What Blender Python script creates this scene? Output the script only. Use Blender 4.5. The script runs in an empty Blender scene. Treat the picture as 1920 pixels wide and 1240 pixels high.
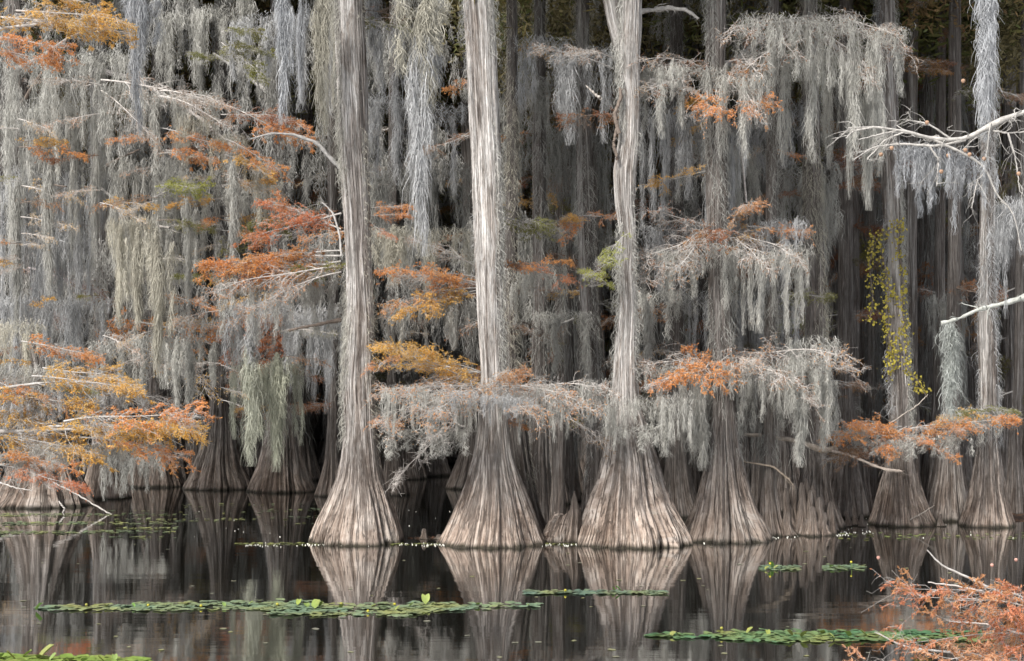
import bpy, math, random
import numpy as np
from mathutils import Vector, Matrix, Quaternion
PI = math.pi
random.seed(7)
C = bpy.context.scene.collection
F, H, HZ = 2850.0, 3.0, 730.0          # focal length in photo pixels, eye height, horizon row

def W(px, py, Y):
    return Vector(((px-960)*Y/F, Y, H-(py-HZ)*Y/F))
def depth(py):
    return F*H/(py-HZ)
def lerp(a, b, t): return a+(b-a)*t
def sstep(x): x = np.clip(x, 0, 1); return x*x*(3-2*x)

# ------------------------------------------------------------------ materials
def new_mat(name):
    m = bpy.data.materials.new(name); m.use_nodes = True
    nt = m.node_tree; b = nt.nodes['Principled BSDF']
    return m, nt, b
def N(nt, t, **kw):
    n = nt.nodes.new(t)
    for k, v in kw.items(): setattr(n, k, v)
    return n
def ramp(nt, fac, stops):
    r = N(nt, 'ShaderNodeValToRGB')
    e = r.color_ramp.elements
    while len(e) < len(stops): e.new(0.5)
    for i, (p, c) in enumerate(stops):
        e[i].position = p; e[i].color = (*c, 1) if len(c) == 3 else c
    nt.links.new(fac, r.inputs[0]); return r.outputs[0]
def mix(nt, fac, a, b, mode='MIX'):
    m = N(nt, 'ShaderNodeMix', data_type='RGBA', blend_type=mode)
    L = nt.links
    for sock, v in ((m.inputs['Factor'], fac), (m.inputs[6], a), (m.inputs[7], b)):
        if isinstance(v, (int, float)): sock.default_value = v
        elif isinstance(v, tuple): sock.default_value = (*v, 1)
        else: L.new(v, sock)
    return m.outputs[2]
def noise(nt, vec, scale, detail=6, rough=.6, dist=0):
    n = N(nt, 'ShaderNodeTexNoise'); n.inputs['Scale'].default_value = scale
    n.inputs['Detail'].default_value = detail; n.inputs['Roughness'].default_value = rough
    n.inputs['Distortion'].default_value = dist
    nt.links.new(vec, n.inputs['Vector']); return n.outputs['Fac']
def mapping(nt, src, sc, loc=None):
    m = N(nt, 'ShaderNodeMapping'); m.inputs['Scale'].default_value = sc
    nt.links.new(src, m.inputs['Vector'])
    if loc is not None: nt.links.new(loc, m.inputs['Location'])
    return m.outputs[0]
def mrange(nt, v, a, b, c=0, d=1):
    m = N(nt, 'ShaderNodeMapRange'); nt.links.new(v, m.inputs[0])
    for i, x in zip((1, 2, 3, 4), (a, b, c, d)): m.inputs[i].default_value = x
    return m.outputs[0]
def math_(nt, op, a, b):
    m = N(nt, 'ShaderNodeMath', operation=op)
    for s, v in ((m.inputs[0], a), (m.inputs[1], b)):
        if isinstance(v, (int, float)): s.default_value = v
        else: nt.links.new(v, s)
    return m.outputs[0]

def bark_material():
    m, nt, b = new_mat('bark'); L = nt.links
    tc = N(nt, 'ShaderNodeTexCoord').outputs['Object']
    at = N(nt, 'ShaderNodeAttribute', attribute_name='grain')
    oi = N(nt, 'ShaderNodeObjectInfo')
    rnd = math_(nt, 'MULTIPLY', oi.outputs['Random'], 37.0)
    cb = N(nt, 'ShaderNodeCombineXYZ'); L.new(rnd, cb.inputs[0]); L.new(rnd, cb.inputs[1])
    v = N(nt, 'ShaderNodeVectorMath', operation='ADD'); L.new(at.outputs['Vector'], v.inputs[0]); L.new(cb.outputs[0], v.inputs[1])
    v = v.outputs[0]
    fine = noise(nt, mapping(nt, v, (15, 15, .8)), 1.8, 9, .70, .15)
    mid = noise(nt, mapping(nt, v, (4, 4, .26)), 2.2, 7, .62, .5)
    crk = noise(nt, mapping(nt, v, (6, 6, .16)), 2.1, 4, .62, .3)
    crack = math_(nt, 'ABSOLUTE', math_(nt, 'SUBTRACT', crk, .5), 0)
    crk2 = noise(nt, mapping(nt, v, (11, 11, .34)), 2.0, 4, .62, .35)
    crack = math_(nt, 'MINIMUM', crack, math_(nt, 'MULTIPLY', math_(nt, 'ABSOLUTE', math_(nt, 'SUBTRACT', crk2, .5), 0), 1.6))
    crackm = mrange(nt, crack, .004, .036)
    big = noise(nt, mapping(nt, v, (1.7, 1.7, .16)), 1.5, 5, .55, .6)
    blot = noise(nt, v, .9, 5, .6)
    rough = noise(nt, mapping(nt, v, (1, 1, .4)), 9, 8, .75, .9); patch = noise(nt, mapping(nt, v, (1, 1, .4)), 2.4, 6, .68, .8)
    sc = N(nt, 'ShaderNodeSeparateColor'); L.new(oi.outputs['Color'], sc.inputs[0])
    pale, brown, dark = sc.outputs[0], sc.outputs[1], sc.outputs[2]
    fine2 = math_(nt, 'ADD', math_(nt, 'MULTIPLY', fine, .58), math_(nt, 'MULTIPLY', rough, .42))
    base = ramp(nt, fine2, [(.34, (.10, .082, .070)), (.43, (.24, .21, .19)), (.53, (.39, .36, .34)), (.65, (.56, .535, .515))])
    base = mix(nt, mrange(nt, mid, .38, .62), base, mix(nt, .55, base, (.13, .10, .085)))
    palec = ramp(nt, fine2, [(.34, (.20, .165, .14)), (.44, (.47, .43, .40)), (.57, (.74, .72, .70))])
    sp = N(nt, 'ShaderNodeSeparateXYZ'); L.new(tc, sp.inputs[0])
    z = sp.outputs[2]
    up = mrange(nt, math_(nt, 'ADD', z, math_(nt, 'MULTIPLY', blot, 2.0)), 2.4, 4.4)
    pm = mrange(nt, math_(nt, 'ADD', big, math_(nt, 'MULTIPLY', pale, .40)), .62, .70)
    pm = math_(nt, 'MULTIPLY', pm, up)
    col = mix(nt, pm, base, palec)
    tan = ramp(nt, fine2, [(.34, (.11, .075, .055)), (.44, (.27, .205, .165)), (.53, (.42, .34, .285)), (.64, (.58, .51, .45))])
    tz = mrange(nt, math_(nt, 'ADD', z, math_(nt, 'MULTIPLY', math_(nt, 'SUBTRACT', mid, .5), 1.6)), 1.55, .35)
    col = mix(nt, math_(nt, 'MULTIPLY', tz, brown), col, tan)
    col = mix(nt, mrange(nt, patch, .53, .60, 0, .6), col, mix(nt, 1.0, col, (.50, .43, .38), 'MULTIPLY'))
    col = mix(nt, mrange(nt, patch, .44, .38, 0, .35), col, (.52, .49, .46))
    lich = mrange(nt, noise(nt, v, 7, 6, .7), .6, .75)
    col = mix(nt, math_(nt, 'MULTIPLY', lich, .35), col, (.36, .38, .35))
    wet = mrange(nt, math_(nt, 'ADD', z, math_(nt, 'MULTIPLY', mid, .20)), .20, .12)
    col = mix(nt, wet, col, (.035, .03, .018))
    col = mix(nt, math_(nt, 'MULTIPLY', mrange(nt, crackm, 0, 1, .6, 0), mrange(nt, pm, 0, 1, 1, .38)), col, (.05, .036, .028))
    col = mix(nt, 1.0, col, dark, 'MULTIPLY')
    L.new(col, b.inputs['Base Color']); b.inputs['Roughness'].default_value = .85
    bp = N(nt, 'ShaderNodeBump'); bp.inputs['Strength'].default_value = 1; bp.inputs['Distance'].default_value = .05
    L.new(math_(nt, 'ADD', math_(nt, 'MULTIPLY', fine2, 1.1), math_(nt, 'ADD', math_(nt, 'MULTIPLY', mid, .8), math_(nt, 'MULTIPLY', crackm, .5))), bp.inputs['Height']); L.new(bp.outputs[0], b.inputs['Normal'])
    return m

def object_colour_material(name, var=.35, rough=.8, transl=.25, scale=3.0, hue=None, hf=.75):
    """a leaf / twig / moss material whose base colour is the object's own colour, broken up by noise"""
    m, nt, b = new_mat(name); L = nt.links
    geo = N(nt, 'ShaderNodeNewGeometry'); oi = N(nt, 'ShaderNodeObjectInfo')
    n1 = noise(nt, geo.outputs['Position'], scale, 4, .7)
    n2 = noise(nt, geo.outputs['Position'], scale*9, 2, .6)
    f = mrange(nt, math_(nt, 'ADD', math_(nt, 'MULTIPLY', n1, .6), math_(nt, 'MULTIPLY', n2, .4)), .3, .7, 1-var, 1+var)
    col = mix(nt, 1.0, oi.outputs['Color'], f, 'MULTIPLY')
    if hue:
        h = noise(nt, geo.outputs['Position'], 1.3, 3, .6)
        col = mix(nt, mrange(nt, h, .42, .66, 0, hf), col, mix(nt, 1.0, hue, f, 'MULTIPLY'))
    L.new(col, b.inputs['Base Color']); b.inputs['Roughness'].default_value = rough
    if 'Specular IOR Level' in b.inputs: b.inputs['Specular IOR Level'].default_value = .2
    if transl:
        t = N(nt, 'ShaderNodeBsdfTranslucent'); L.new(col, t.inputs[0])
        mx = N(nt, 'ShaderNodeMixShader'); mx.inputs[0].default_value = transl
        L.new(b.outputs[0], mx.inputs[1]); L.new(t.outputs[0], mx.inputs[2])
        L.new(mx.outputs[0], nt.nodes['Material Output'].inputs[0])
    return m

def water_material():
    m, nt, b = new_mat('water'); L = nt.links
    tc = N(nt, 'ShaderNodeTexCoord').outputs['Object']
    b.inputs['Base Color'].default_value = (.008, .008, .006, 1)
    b.inputs['Roughness'].default_value = .035; b.inputs['IOR'].default_value = 1.6
    a = noise(nt, mapping(nt, tc, (.35, 2.2, 1)), 1.0, 3, .5)
    c = noise(nt, mapping(nt, tc, (2.0, 9, 1)), 1.3, 2, .5)
    bp = N(nt, 'ShaderNodeBump'); bp.inputs['Strength'].default_value = .08; bp.inputs['Distance'].default_value = .03
    L.new(math_(nt, 'ADD', a, math_(nt, 'MULTIPLY', c, .10)), bp.inputs['Height']); L.new(bp.outputs[0], b.inputs['Normal'])
    gl = N(nt, 'ShaderNodeBsdfGlossy'); gl.inputs['Roughness'].default_value = .035; gl.inputs[0].default_value = (.93, .93, .93, 1); L.new(bp.outputs[0], gl.inputs['Normal'])
    mx = N(nt, 'ShaderNodeMixShader'); mx.inputs[0].default_value = .42; L.new(b.outputs[0], mx.inputs[1]); L.new(gl.outputs[0], mx.inputs[2]); L.new(mx.outputs[0], nt.nodes['Material Output'].inputs[0])
    return m
def mud_material():
    m, nt, b = new_mat('mud_and_litter'); L = nt.links
    tc = N(nt, 'ShaderNodeTexCoord').outputs['Object']
    n = noise(nt, tc, 7, 8, .75)
    L.new(ramp(nt, n, [(.35, (.02, .014, .010)), (.5, (.06, .035, .022)), (.64, (.20, .095, .05)), (.72, (.08, .085, .03))]), b.inputs['Base Color'])
    b.inputs['Roughness'].default_value = .9
    bp = N(nt, 'ShaderNodeBump'); bp.inputs['Distance'].default_value = .06; L.new(n, bp.inputs['Height']); L.new(bp.outputs[0], b.inputs['Normal'])
    return m
M_BARK = bark_material()
M_TWIG = object_colour_material('twig_bark', .6, .9, 0, 14)
M_MOSS = object_colour_material('spanish_moss', .30, .95, .22, 1.6)
M_NEEDLE = object_colour_material('cypress_needles', .45, .7, .35, 5, hue=(.34, .27, .10), hf=.35)
M_PAD = object_colour_material('lily_leaf', .40, .35, .12, 9, hue=(.25, .25, .08))
M_WATER = water_material(); M_MUD = mud_material()

# ------------------------------------------------------------------ mesh tools
def mesh_np(name, verts, quads, mat=None, tris=None, smooth=False):
    me = bpy.data.meshes.new(name)
    verts = np.asarray(verts, np.float32).reshape(-1, 3)
    nq = 0 if quads is None else len(quads); ntr = 0 if tris is None else len(tris)
    idx = np.concatenate([np.asarray(quads, np.int32).ravel() if nq else np.zeros(0, np.int32), np.asarray(tris, np.int32).ravel() if ntr else np.zeros(0, np.int32)])
    me.vertices.add(len(verts)); me.vertices.foreach_set('co', verts.ravel())
    me.loops.add(len(idx)); me.loops.foreach_set('vertex_index', idx)
    me.polygons.add(nq+ntr)
    st = np.concatenate([np.arange(nq)*4, nq*4+np.arange(ntr)*3]).astype(np.int32)
    me.polygons.foreach_set('loop_start', st)
    me.update(calc_edges=True); me.validate(verbose=False)
    me.polygons.foreach_set('use_smooth', np.full(len(me.polygons), smooth))
    if mat: me.materials.append(mat)
    return me
def link(name, me, parent=None, colour=None):
    o = bpy.data.objects.new(name, me); C.objects.link(o)
    if parent is not None: o.parent = parent
    if colour is not None: o.color = (*colour, 1)
    return o
def tag(o, label=None, cat=None, group=None, kind=None):
    if label: o['label'] = label
    if cat: o['category'] = cat
    if group: o['group'] = group
    if kind: o['kind'] = kind
    return o
def empty(name, loc):
    o = bpy.data.objects.new(name, None); o.location = loc; o.empty_display_size = .3; C.objects.link(o); return o
class Bag:
    def __init__(s): s.v = []; s.q = []; s.n = 0
    def add(s, vq):
        v, q = vq; v = np.asarray(v).reshape(-1, 3)
        if len(v): s.v.append(v); s.q.append(np.asarray(q)+s.n); s.n += len(v)
    def arrays(s): return np.concatenate(s.v), np.concatenate(s.q)
    def mesh(s, name, mat, smooth=False):
        v, q = s.arrays(); return mesh_np(name, v, q, mat, smooth=smooth)

def unit(a): return a/np.maximum(np.linalg.norm(a, axis=-1, keepdims=True), 1e-9)
def tubes(P, R, sides=4):
    """P (N,n,3) centre lines, R (N,n) radii -> quads of N tubes"""
    P = np.asarray(P, float); Nn, n = P.shape[:2]; R = np.broadcast_to(R, (Nn, n))
    T = unit(np.gradient(P, axis=1))
    ref = np.zeros((Nn, 1, 3)); ref[..., 2] = 1
    hz = np.abs(T[:, :1, 2:3].mean(axis=1, keepdims=True)) > .9
    ref = np.where(hz, np.array([1., 0, 0]), ref)
    A = unit(np.cross(T, ref)); B = np.cross(T, A)
    a = np.arange(sides)*2*PI/sides
    V = P[:, :, None, :]+R[:, :, None, None]*(np.cos(a)[None, None, :, None]*A[:, :, None, :]+np.sin(a)[None, None, :, None]*B[:, :, None, :])
    i = np.arange(Nn)[:, None, None]*n*sides+np.arange(n-1)[None, :, None]*sides
    k = np.arange(sides)[None, None, :]; k2 = (k+1) % sides
    q = np.stack([i+k, i+k2, i+sides+k2, i+sides+k], -1).reshape(-1, 4)
    return V.reshape(-1, 3), q
def strips(P, Wd, S):
    """ribbons: P (N,n,3), Wd (N,n) widths, S (N,n,3) side vectors"""
    Nn, n = P.shape[:2]
    V = np.stack([P-S*Wd[..., None]/2, P+S*Wd[..., None]/2], 2)
    i = np.arange(Nn)[:, None]*n*2+np.arange(n-1)[None, :]*2
    q = np.stack([i, i+1, i+3, i+2], -1).reshape(-1, 4)
    return V.reshape(-1, 3), q
def vnoise(u, v, nu, nv, rng):
    g = rng.random((nv+2, nu)); x = (u % 1)*nu; y = np.clip(v, 0, .9999)*nv
    xi = np.floor(x).astype(int) % nu; yi = np.floor(y).astype(int); fx = x-np.floor(x); fy = y-yi
    fx = fx*fx*(3-2*fx); fy = fy*fy*(3-2*fy); x1 = (xi+1) % nu
    return ((g[yi, xi]*(1-fx)+g[yi, x1]*fx)*(1-fy)+(g[yi+1, xi]*(1-fx)+g[yi+1, x1]*fx)*fy)*2-1

# ------------------------------------------------------------------ trunks
def trunk_mesh(name, z, cx, r, seed, na=200, nz=200, lobes=9, flutes=30, gnarl=1.0, twist=.05, jag=0, cyd=None):
    rng = np.random.default_rng(seed)
    z = np.array(z, float); o = np.argsort(z); z = z[o]; cx = np.array(cx, float)[o]; r = np.array(r, float)[o]
    t = np.linspace(0, 1, nz); Z = z[0]+(z[-1]-z[0])*(.45*t+.55*t**2.2)
    def sm(y):
        y = np.interp(Z, z, y)
        for _ in range(3): y = np.concatenate([y[:1], (y[:-2]+2*y[1:-1]+y[2:])/4, y[-1:]])
        return y
    CX = sm(cx); R = sm(r); rt = np.median(r[z > z[0]+.5*(z[-1]-z[0])]); 
    b = sstep((R/rt-1.05)/1.5)
    th = np.arange(na)/na*2*PI
    TH, ZZ = np.meshgrid(th, Z); Rg = R[:, None]; bg = b[:, None]
    u = TH/(2*PI); v = (ZZ-Z[0])/(Z[-1]-Z[0])
    warp = .32*vnoise(u, v*0, 7, 1, rng)+.10*vnoise(u+ZZ*twist/6, v, 12, 10, rng)+.03*vnoise(u, v, 40, 40, rng)+twist*ZZ*(1-bg)
    ph = rng.random(4)*6
    def lob(n, p, w=1.0): return np.abs(np.sin(n*(TH+warp*w)/2+p))
    big = lob(lobes, ph[0])**.8-.65
    med = lob(flutes, ph[1], .9)**.7-.66
    med2 = lob(int(flutes*1.7), ph[2], 1.2)**.6-.66
    bark = vnoise(u+warp/9, v, 90, 26, rng); barkf = vnoise(u+warp/9, v, 150, 110, rng)
    knob = vnoise(u, v, 5, 22, rng)*vnoise(u, v, 9, 40, rng)
    amp = vnoise(u, v, 11, 9, rng)*.5+.75
    d = big*(.19*bg+.055)*gnarl+med*(.16*bg+.035)*gnarl*amp+med2*(.05*bg+.022)*gnarl*amp+bark*(.018+.014*(1-bg))+barkf*.010+knob*.07*gnarl*(1-.5*bg)
    RR = Rg*(1+d)
    if jag:   # broken top: pull the upper rim to different heights
        h = vnoise(u, v*0, 13, 1, rng)*.5+.5; h2 = vnoise(u, v*0, 29, 1, rng)*.5+.5
        lim = Z[-1]-(Z[-1]-Z[0])*jag*(.75*h+.25*h2)
        ZZ = np.minimum(ZZ, lim)
    X = CX[:, None]+RR*np.cos(TH); Y = RR*np.sin(TH)*1.0+(0 if cyd is None else np.interp(Z, z, cyd)[:, None])
    V = np.stack([X, Y, ZZ], -1).reshape(-1, 3)
    i = np.arange(nz-1)[:, None]*na; k = np.arange(na)[None, :]; k2 = (k+1) % na
    q = np.stack([i+k, i+k2, i+na+k2, i+na+k], -1).reshape(-1, 4)
    me = mesh_np(name, V, q, M_BARK, smooth=True)
    arc = np.concatenate([[0], np.cumsum(np.hypot(np.diff(Z), np.diff(R)))])[:, None]+0*TH; rho = .46+0*TH; tw = TH+warp*.3
    ga = me.attributes.new('grain', 'FLOAT_VECTOR', 'POINT'); ga.data.foreach_set('vector', np.stack([rho*np.cos(tw), rho*np.sin(tw), arc], -1).astype(np.float32).ravel())
    return me, (Z, CX, R)

# ------------------------------------------------------------------ spanish moss
def fibres(A, Ln, rng, wd=.013, curl=.035, n=6, out=None, outa=.0):
    """curly ribbons that start at A (N,3) and hang Ln (N,)"""
    Nn = len(A); t = np.linspace(0, 1, n)[None, :]
    P = np.repeat(A[:, None, :], n, 1).astype(float)
    a = rng.random((Nn, 1))*2*PI; w = rng.uniform(3, 9, (Nn, 1)); c = curl*rng.uniform(.4, 1.5, (Nn, 1))
    P[..., 0] += c*np.sin(a+w*t)-c*np.sin(a)+rng.normal(0, .3, (Nn, 1))*c*t
    P[..., 0] += rng.normal(0, .17, (Nn, 1))*Ln[:, None]*t
    P[..., 1] += c*np.cos(a*1.7+w*t)-c*np.cos(a*1.7)
    P[..., 2] -= Ln[:, None]*t
    if out is not None: P += out[:, None, :]*(np.sin(t*2.2)*outa)[..., None]
    b = rng.random((Nn, 1))*PI+t*rng.normal(0, 1.5, (Nn, 1))
    S = np.stack([np.cos(b), np.sin(b), rng.normal(0, .3, (Nn, 1))+0*b], -1)
    Wd = wd*(1-.75*t)*rng.uniform(.6, 1.4, (Nn, 1))
    return strips(P, Wd, S)
def tail(rng, L, r, x=0, y=0, z=0, dens=1.0, wd=.013, lean=0):
    """one hanging beard: fibres gather towards a thin tip"""
    k = max(6, int(95*L*dens*(r/.09)**.8))
    s = rng.random(k)**1.15*(1-.12)                        # where along the beard each fibre starts
    rad = r*(1-s**1.3)*(.75+.5*np.sin(s*7+rng.random()*6))**1*np.sqrt(rng.random(k)); a = rng.random(k)*2*PI
    wob = .35*r*np.sin(s*9+rng.random()*6)
    A = np.stack([x+rad*np.cos(a)+wob+lean*s*L, y+rad*np.sin(a), z-s*L], -1)
    Ln = np.minimum(rng.uniform(.13, .42, k)*(.5+.5*L), (1-s)*L+.05)
    b = Bag(); b.add(fibres(A, Ln, rng, wd, .022+.22*r*.5, 5))
    kf = int(k*.55); j = rng.integers(0, k, kf)            # short curls that stick out: fuzzy edge
    d = rng.normal(0, 1, (kf, 3)); d[:, 2] *= .35; d = unit(d)
    b.add(fibres(A[j], rng.uniform(.02, .12, kf), rng, wd*.75, .02, 4, d, .05+.25*r))
    return b.arrays()
def veil(seed, width, L, ntails, r=.085, dens=1.25, wd=.0105, arch=.08):
    rng = np.random.default_rng(seed); b = Bag()
    for i in range(ntails):
        x = (i+rng.uniform(-1.2, 1.6))/ntails*width-width/2
        l = L*(.22+.85*rng.random()**1.7)
        b.add(tail(rng, l, r*rng.uniform(.35, 1.5)*(.6+.5*l/L), x, rng.normal(0, .22), -arch*abs(x)*rng.random()+rng.uniform(-.20, .10), dens, wd, rng.normal(0, .02)))
    k = int(150*width*dens)                               # the woolly tangle along the branch itself
    A = np.stack([rng.uniform(-width/2, width/2, k), rng.normal(0, .13, k), rng.uniform(-.12, .05, k)+.07*np.sin(np.linspace(0, 9, k))], -1)
    b.add(fibres(A, rng.uniform(.08, .3, k), rng, wd, .06, 5))
    return b.mesh('moss_veil', M_MOSS)
def rope(seed, L, r, dens=1.0, wd=.012):
    rng = np.random.default_rng(seed); b = Bag()
    b.add(tail(rng, L, r, dens=dens*1.5, wd=wd))
    for i in range(5):
        l = L*rng.uniform(.2, .75); b.add(tail(rng, l, r*.8, rng.normal(0, r*.9), rng.normal(0, r*.6), -rng.random()*.25*L, dens, wd))
    return b.mesh('moss_rope', M_MOSS)
VEILS = [veil(100+i, 1.2, .8, 12) for i in range(5)]+[veil(120+i, 1.2, 1.5, 10, .09) for i in range(5)]
ROPES = [rope(140+i, 2.4, .15) for i in range(4)]
VEIL_L = [.8]*5+[1.5]*5

# ------------------------------------------------------------------ cypress boughs
def wiggly(rng, n, L, droop, amp, Nn=1):
    t = np.linspace(0, 1, n)[None, :]
    P = np.zeros((Nn, n, 3)); P[..., 0] = L*t
    for ax, am in ((1, amp), (2, amp*.7)):
        P[..., ax] = am*L*(np.sin(t*rng.uniform(3, 7, (Nn, 1))+rng.random((Nn, 1))*6)-np.sin(rng.random((Nn, 1))*0))*t
    P[..., 2] -= droop*L*t**2
    return P
def side_twigs(rng, P, cnt, lmin, lmax, ang=(.5, 1.1), vert=.25, droop=.25, n=7, taper=.8, t0=.08):
    Np, m = P.shape[:2]
    i = np.repeat(np.arange(Np), cnt); Nn = len(i)
    t = t0+(1-t0)*rng.random(Nn); f = t*(m-1); j = np.minimum(f.astype(int), m-2); fr = (f-j)[:, None]
    A = P[i, j]*(1-fr)+P[i, j+1]*fr; T = unit(P[i, j+1]-P[i, j])
    up = np.array([0, 0, 1.]); S = unit(np.cross(T, up)+1e-6)*rng.choice([-1, 1], Nn)[:, None]
    a = rng.uniform(*ang, Nn)[:, None]
    D = unit(T*np.cos(a)+S*np.sin(a)+up*rng.normal(0, vert, (Nn, 1)))
    L = rng.uniform(lmin, lmax, Nn)*(1-taper*t)
    s = np.linspace(0, 1, n)[None, :, None]
    Q = A[:, None, :]+D[:, None, :]*s*L[:, None, None]
    w = rng.normal(0, .09, (Nn, 1, 3)); Q = Q+w*L[:, None, None]*np.sin(s*rng.uniform(3, 8, (Nn, 1, 1)))
    Q[..., 2] -= droop*L[:, None]*s[..., 0]**2*rng.uniform(-.2, 1.3, (Nn, 1))
    return Q, t
def bough(seed, L=3.0, tr=1.0, bare=False, thick=.028, droop=.12, leaves=5200, n1=26, n2=9, n3=3, lw=.016, ll=.055):
    rng = np.random.default_rng(seed); b = Bag()
    P0 = wiggly(rng, 16, L, droop, .05)
    b.add(tubes(P0, thick*(1-.85*np.linspace(0, 1, 16))[None, :], 6))
    P1, t1 = side_twigs(rng, P0, n1, .30*L, .46*L, (.4, 1.0), .22, .3, 9, .62)
    r1 = (.012*tr*(1-.5*t1))[:, None]*(1-.7*np.linspace(0, 1, 9))[None, :]
    b.add(tubes(P1, r1, 4))
    P2, t2 = side_twigs(rng, P1, n2, .16, .55, (.4, 1.1), .35, .35, 6, .5)
    b.add(tubes(P2, np.full((len(P2), 1), .0052*tr)*(1-.6*np.linspace(0, 1, 6))[None, :], 3))
    P3, t3 = side_twigs(rng, P2, n3, .06, .24, (.4, 1.2), .5, .3, 4, .4)
    b.add(tubes(P3, np.full((len(P3), 1), .0035*tr)*(1-.5*np.linspace(0, 1, 4))[None, :], 3))
    tw = b.mesh('twigs', M_TWIG)
    # leaflets: short narrow blades standing off the finest twigs, in bunches
    Q = np.concatenate([P2[:, [0, 2, 3, 5]], P3]); keep = np.sin(Q[:, 0, 0]*3.1+seed)+np.sin(Q[:, 0, 1]*4.3)+rng.normal(0, .6, len(Q)) > -.45
    Q = Q[keep]; k = leaves; i = rng.integers(0, len(Q), k); t = rng.random(k)*2.999; j = t.astype(int); fr = (t-j)[:, None]
    A = Q[i, j]*(1-fr)+Q[i, j+1]*fr; T = unit(Q[i, j+1]-Q[i, j])
    D = unit(T*.7+rng.normal(0, .6, (k, 3))+np.array([0, 0, -.25])); Ls = rng.uniform(.5, 1.3, k)*ll
    s = np.linspace(0, 1, 3)[None, :, None]
    PP = A[:, None]+D[:, None]*s*Ls[:, None, None]
    S = unit(np.cross(D, rng.normal(0, 1, (k, 3))))[:, None, :].repeat(3, 1)
    Wd = lw*np.array([.4, 1, .15])[None, :]*rng.uniform(.6, 1.3, (k, 1))
    v, q = strips(PP, Wd, S)
    return tw, mesh_np('needles', v, q, M_NEEDLE)
BOUGHS = [bough(200+i, leaves=5600, n2=8, tr=.75) for i in range(6)]
WIRY = [bough(230+i, n1=20, n2=6, n3=3, leaves=650, droop=.2, tr=.9) for i in range(4)]
SPARSE = [bough(250+i, n1=18, n2=7, n3=3, leaves=3000, tr=.85, droop=.15) for i in range(4)]
NEAR = [bough(270+i, L=1.5, thick=.009, n1=9, n2=4, n3=3, leaves=4200, droop=.12, lw=.008, ll=.03, tr=.4) for i in range(2)]

GOLD = (.72, .43, .11); ORANGE = (.70, .30, .10); RED = (.60, .22, .10); RUST = (.30, .12, .06)
OLIVE = (.20, .21, .045); LIME = (.34, .37, .06); BROWN = (.27, .15, .09); PALEO = (.55, .28, .13)
GREY_TWIG = (.38, .365, .35); WHITE_TWIG = (.47, .44, .415); DARK_TWIG = (.16, .13, .11)
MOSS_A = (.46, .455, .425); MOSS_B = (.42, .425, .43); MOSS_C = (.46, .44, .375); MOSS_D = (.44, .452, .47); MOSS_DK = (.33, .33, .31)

rnd = random.Random(5)
def bough_at(parent, p0, p1, colour, kind='full', twig=GREY_TWIG, roll=None, fol=True, name='branch', idx=None, L0=3.0, sag=None):
    """child branch (> needles) of a tree; p0, p1 world points"""
    pool = {'full': BOUGHS, 'wiry': WIRY, 'sparse': SPARSE, 'near': NEAR}[kind]
    tw, nd = pool[(idx if idx is not None else rnd.randrange(len(pool))) % len(pool)]
    if kind == 'near': L0 = 1.5
    p0 = Vector(p0); p1 = Vector(p1); d = p1-p0; s = d.length/L0; x = d.normalized()
    up = Vector((0, 0, 1)); y = up.cross(x).normalized(); z = x.cross(y)
    M = Matrix((x, y, z)).transposed().to_quaternion()
    M = M @ Quaternion((1, 0, 0), rnd.uniform(-.3, .3) if roll is None else roll) @ Quaternion((0, 1, 0), rnd.uniform(-.08, .08))
    o = link(name, tw, parent, twig)
    o.location = p0-(parent.location if parent else Vector()); o.rotation_mode = 'QUATERNION'; o.rotation_quaternion = M; o.scale = (s, s*.9, s*(1 if kind == 'near' else .78 if kind == 'full' else .85))
    if fol:
        c = link('needles', nd, o, colour)
    return o

# ------------------------------------------------------------------ labels from the picture
MARKS = [(60, 'the broad leftmost butt'), (195, 'the narrow brown butt'), (290, 'the reddish brown butt'), (410, 'the dark bell butt'), (530, 'the moss-fronted butt'), (668, 'the pale left trunk'),
         (790, 'the dark central gap'), (920, 'the straight middle trunk'), (1045, 'the hollow snag'), (1178, 'the forked trunk'), (1365, 'the dark fluted trunk'), (1535, 'the trunk behind knees'),
         (1675, 'the vine-wrapped trunk'), (1775, 'the thin right trunks'), (1855, 'the rightmost tall trunk')]
def where(px, py):
    m = min(MARKS, key=lambda a: abs(a[0]-px))
    band = 'at top edge by' if py < 90 else 'high beside' if py < 300 else 'halfway up beside' if py < 520 else 'low beside' if py < 720 else 'near the water by'
    return f'{band} {m[1]}'
PENDING = []     # (object, base label, px, py)
def finish_labels():
    d = {}
    for o, s, px, py in PENDING: d.setdefault(s, []).append((px, py, o))
    ords = ['first', 'second', 'third', 'fourth', 'fifth', 'sixth', 'seventh', 'eighth', 'ninth', 'tenth', 'eleventh', 'twelfth', 'thirteenth', 'fourteenth', 'fifteenth', 'sixteenth', 'seventeenth', 'eighteenth', 'nineteenth', 'twentieth']
    for s, l in d.items():
        l.sort(key=lambda a: a[0])
        for i, (px, py, o) in enumerate(l):
            if len(l) == 1: o['label'] = s
            elif len(l) == 2: o['label'] = s+(', the left one' if i == 0 else ', the right one')
            else: o['label'] = s+(f', {ords[i]} from left' if i < len(ords) else f', {i+1}th from left')

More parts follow.
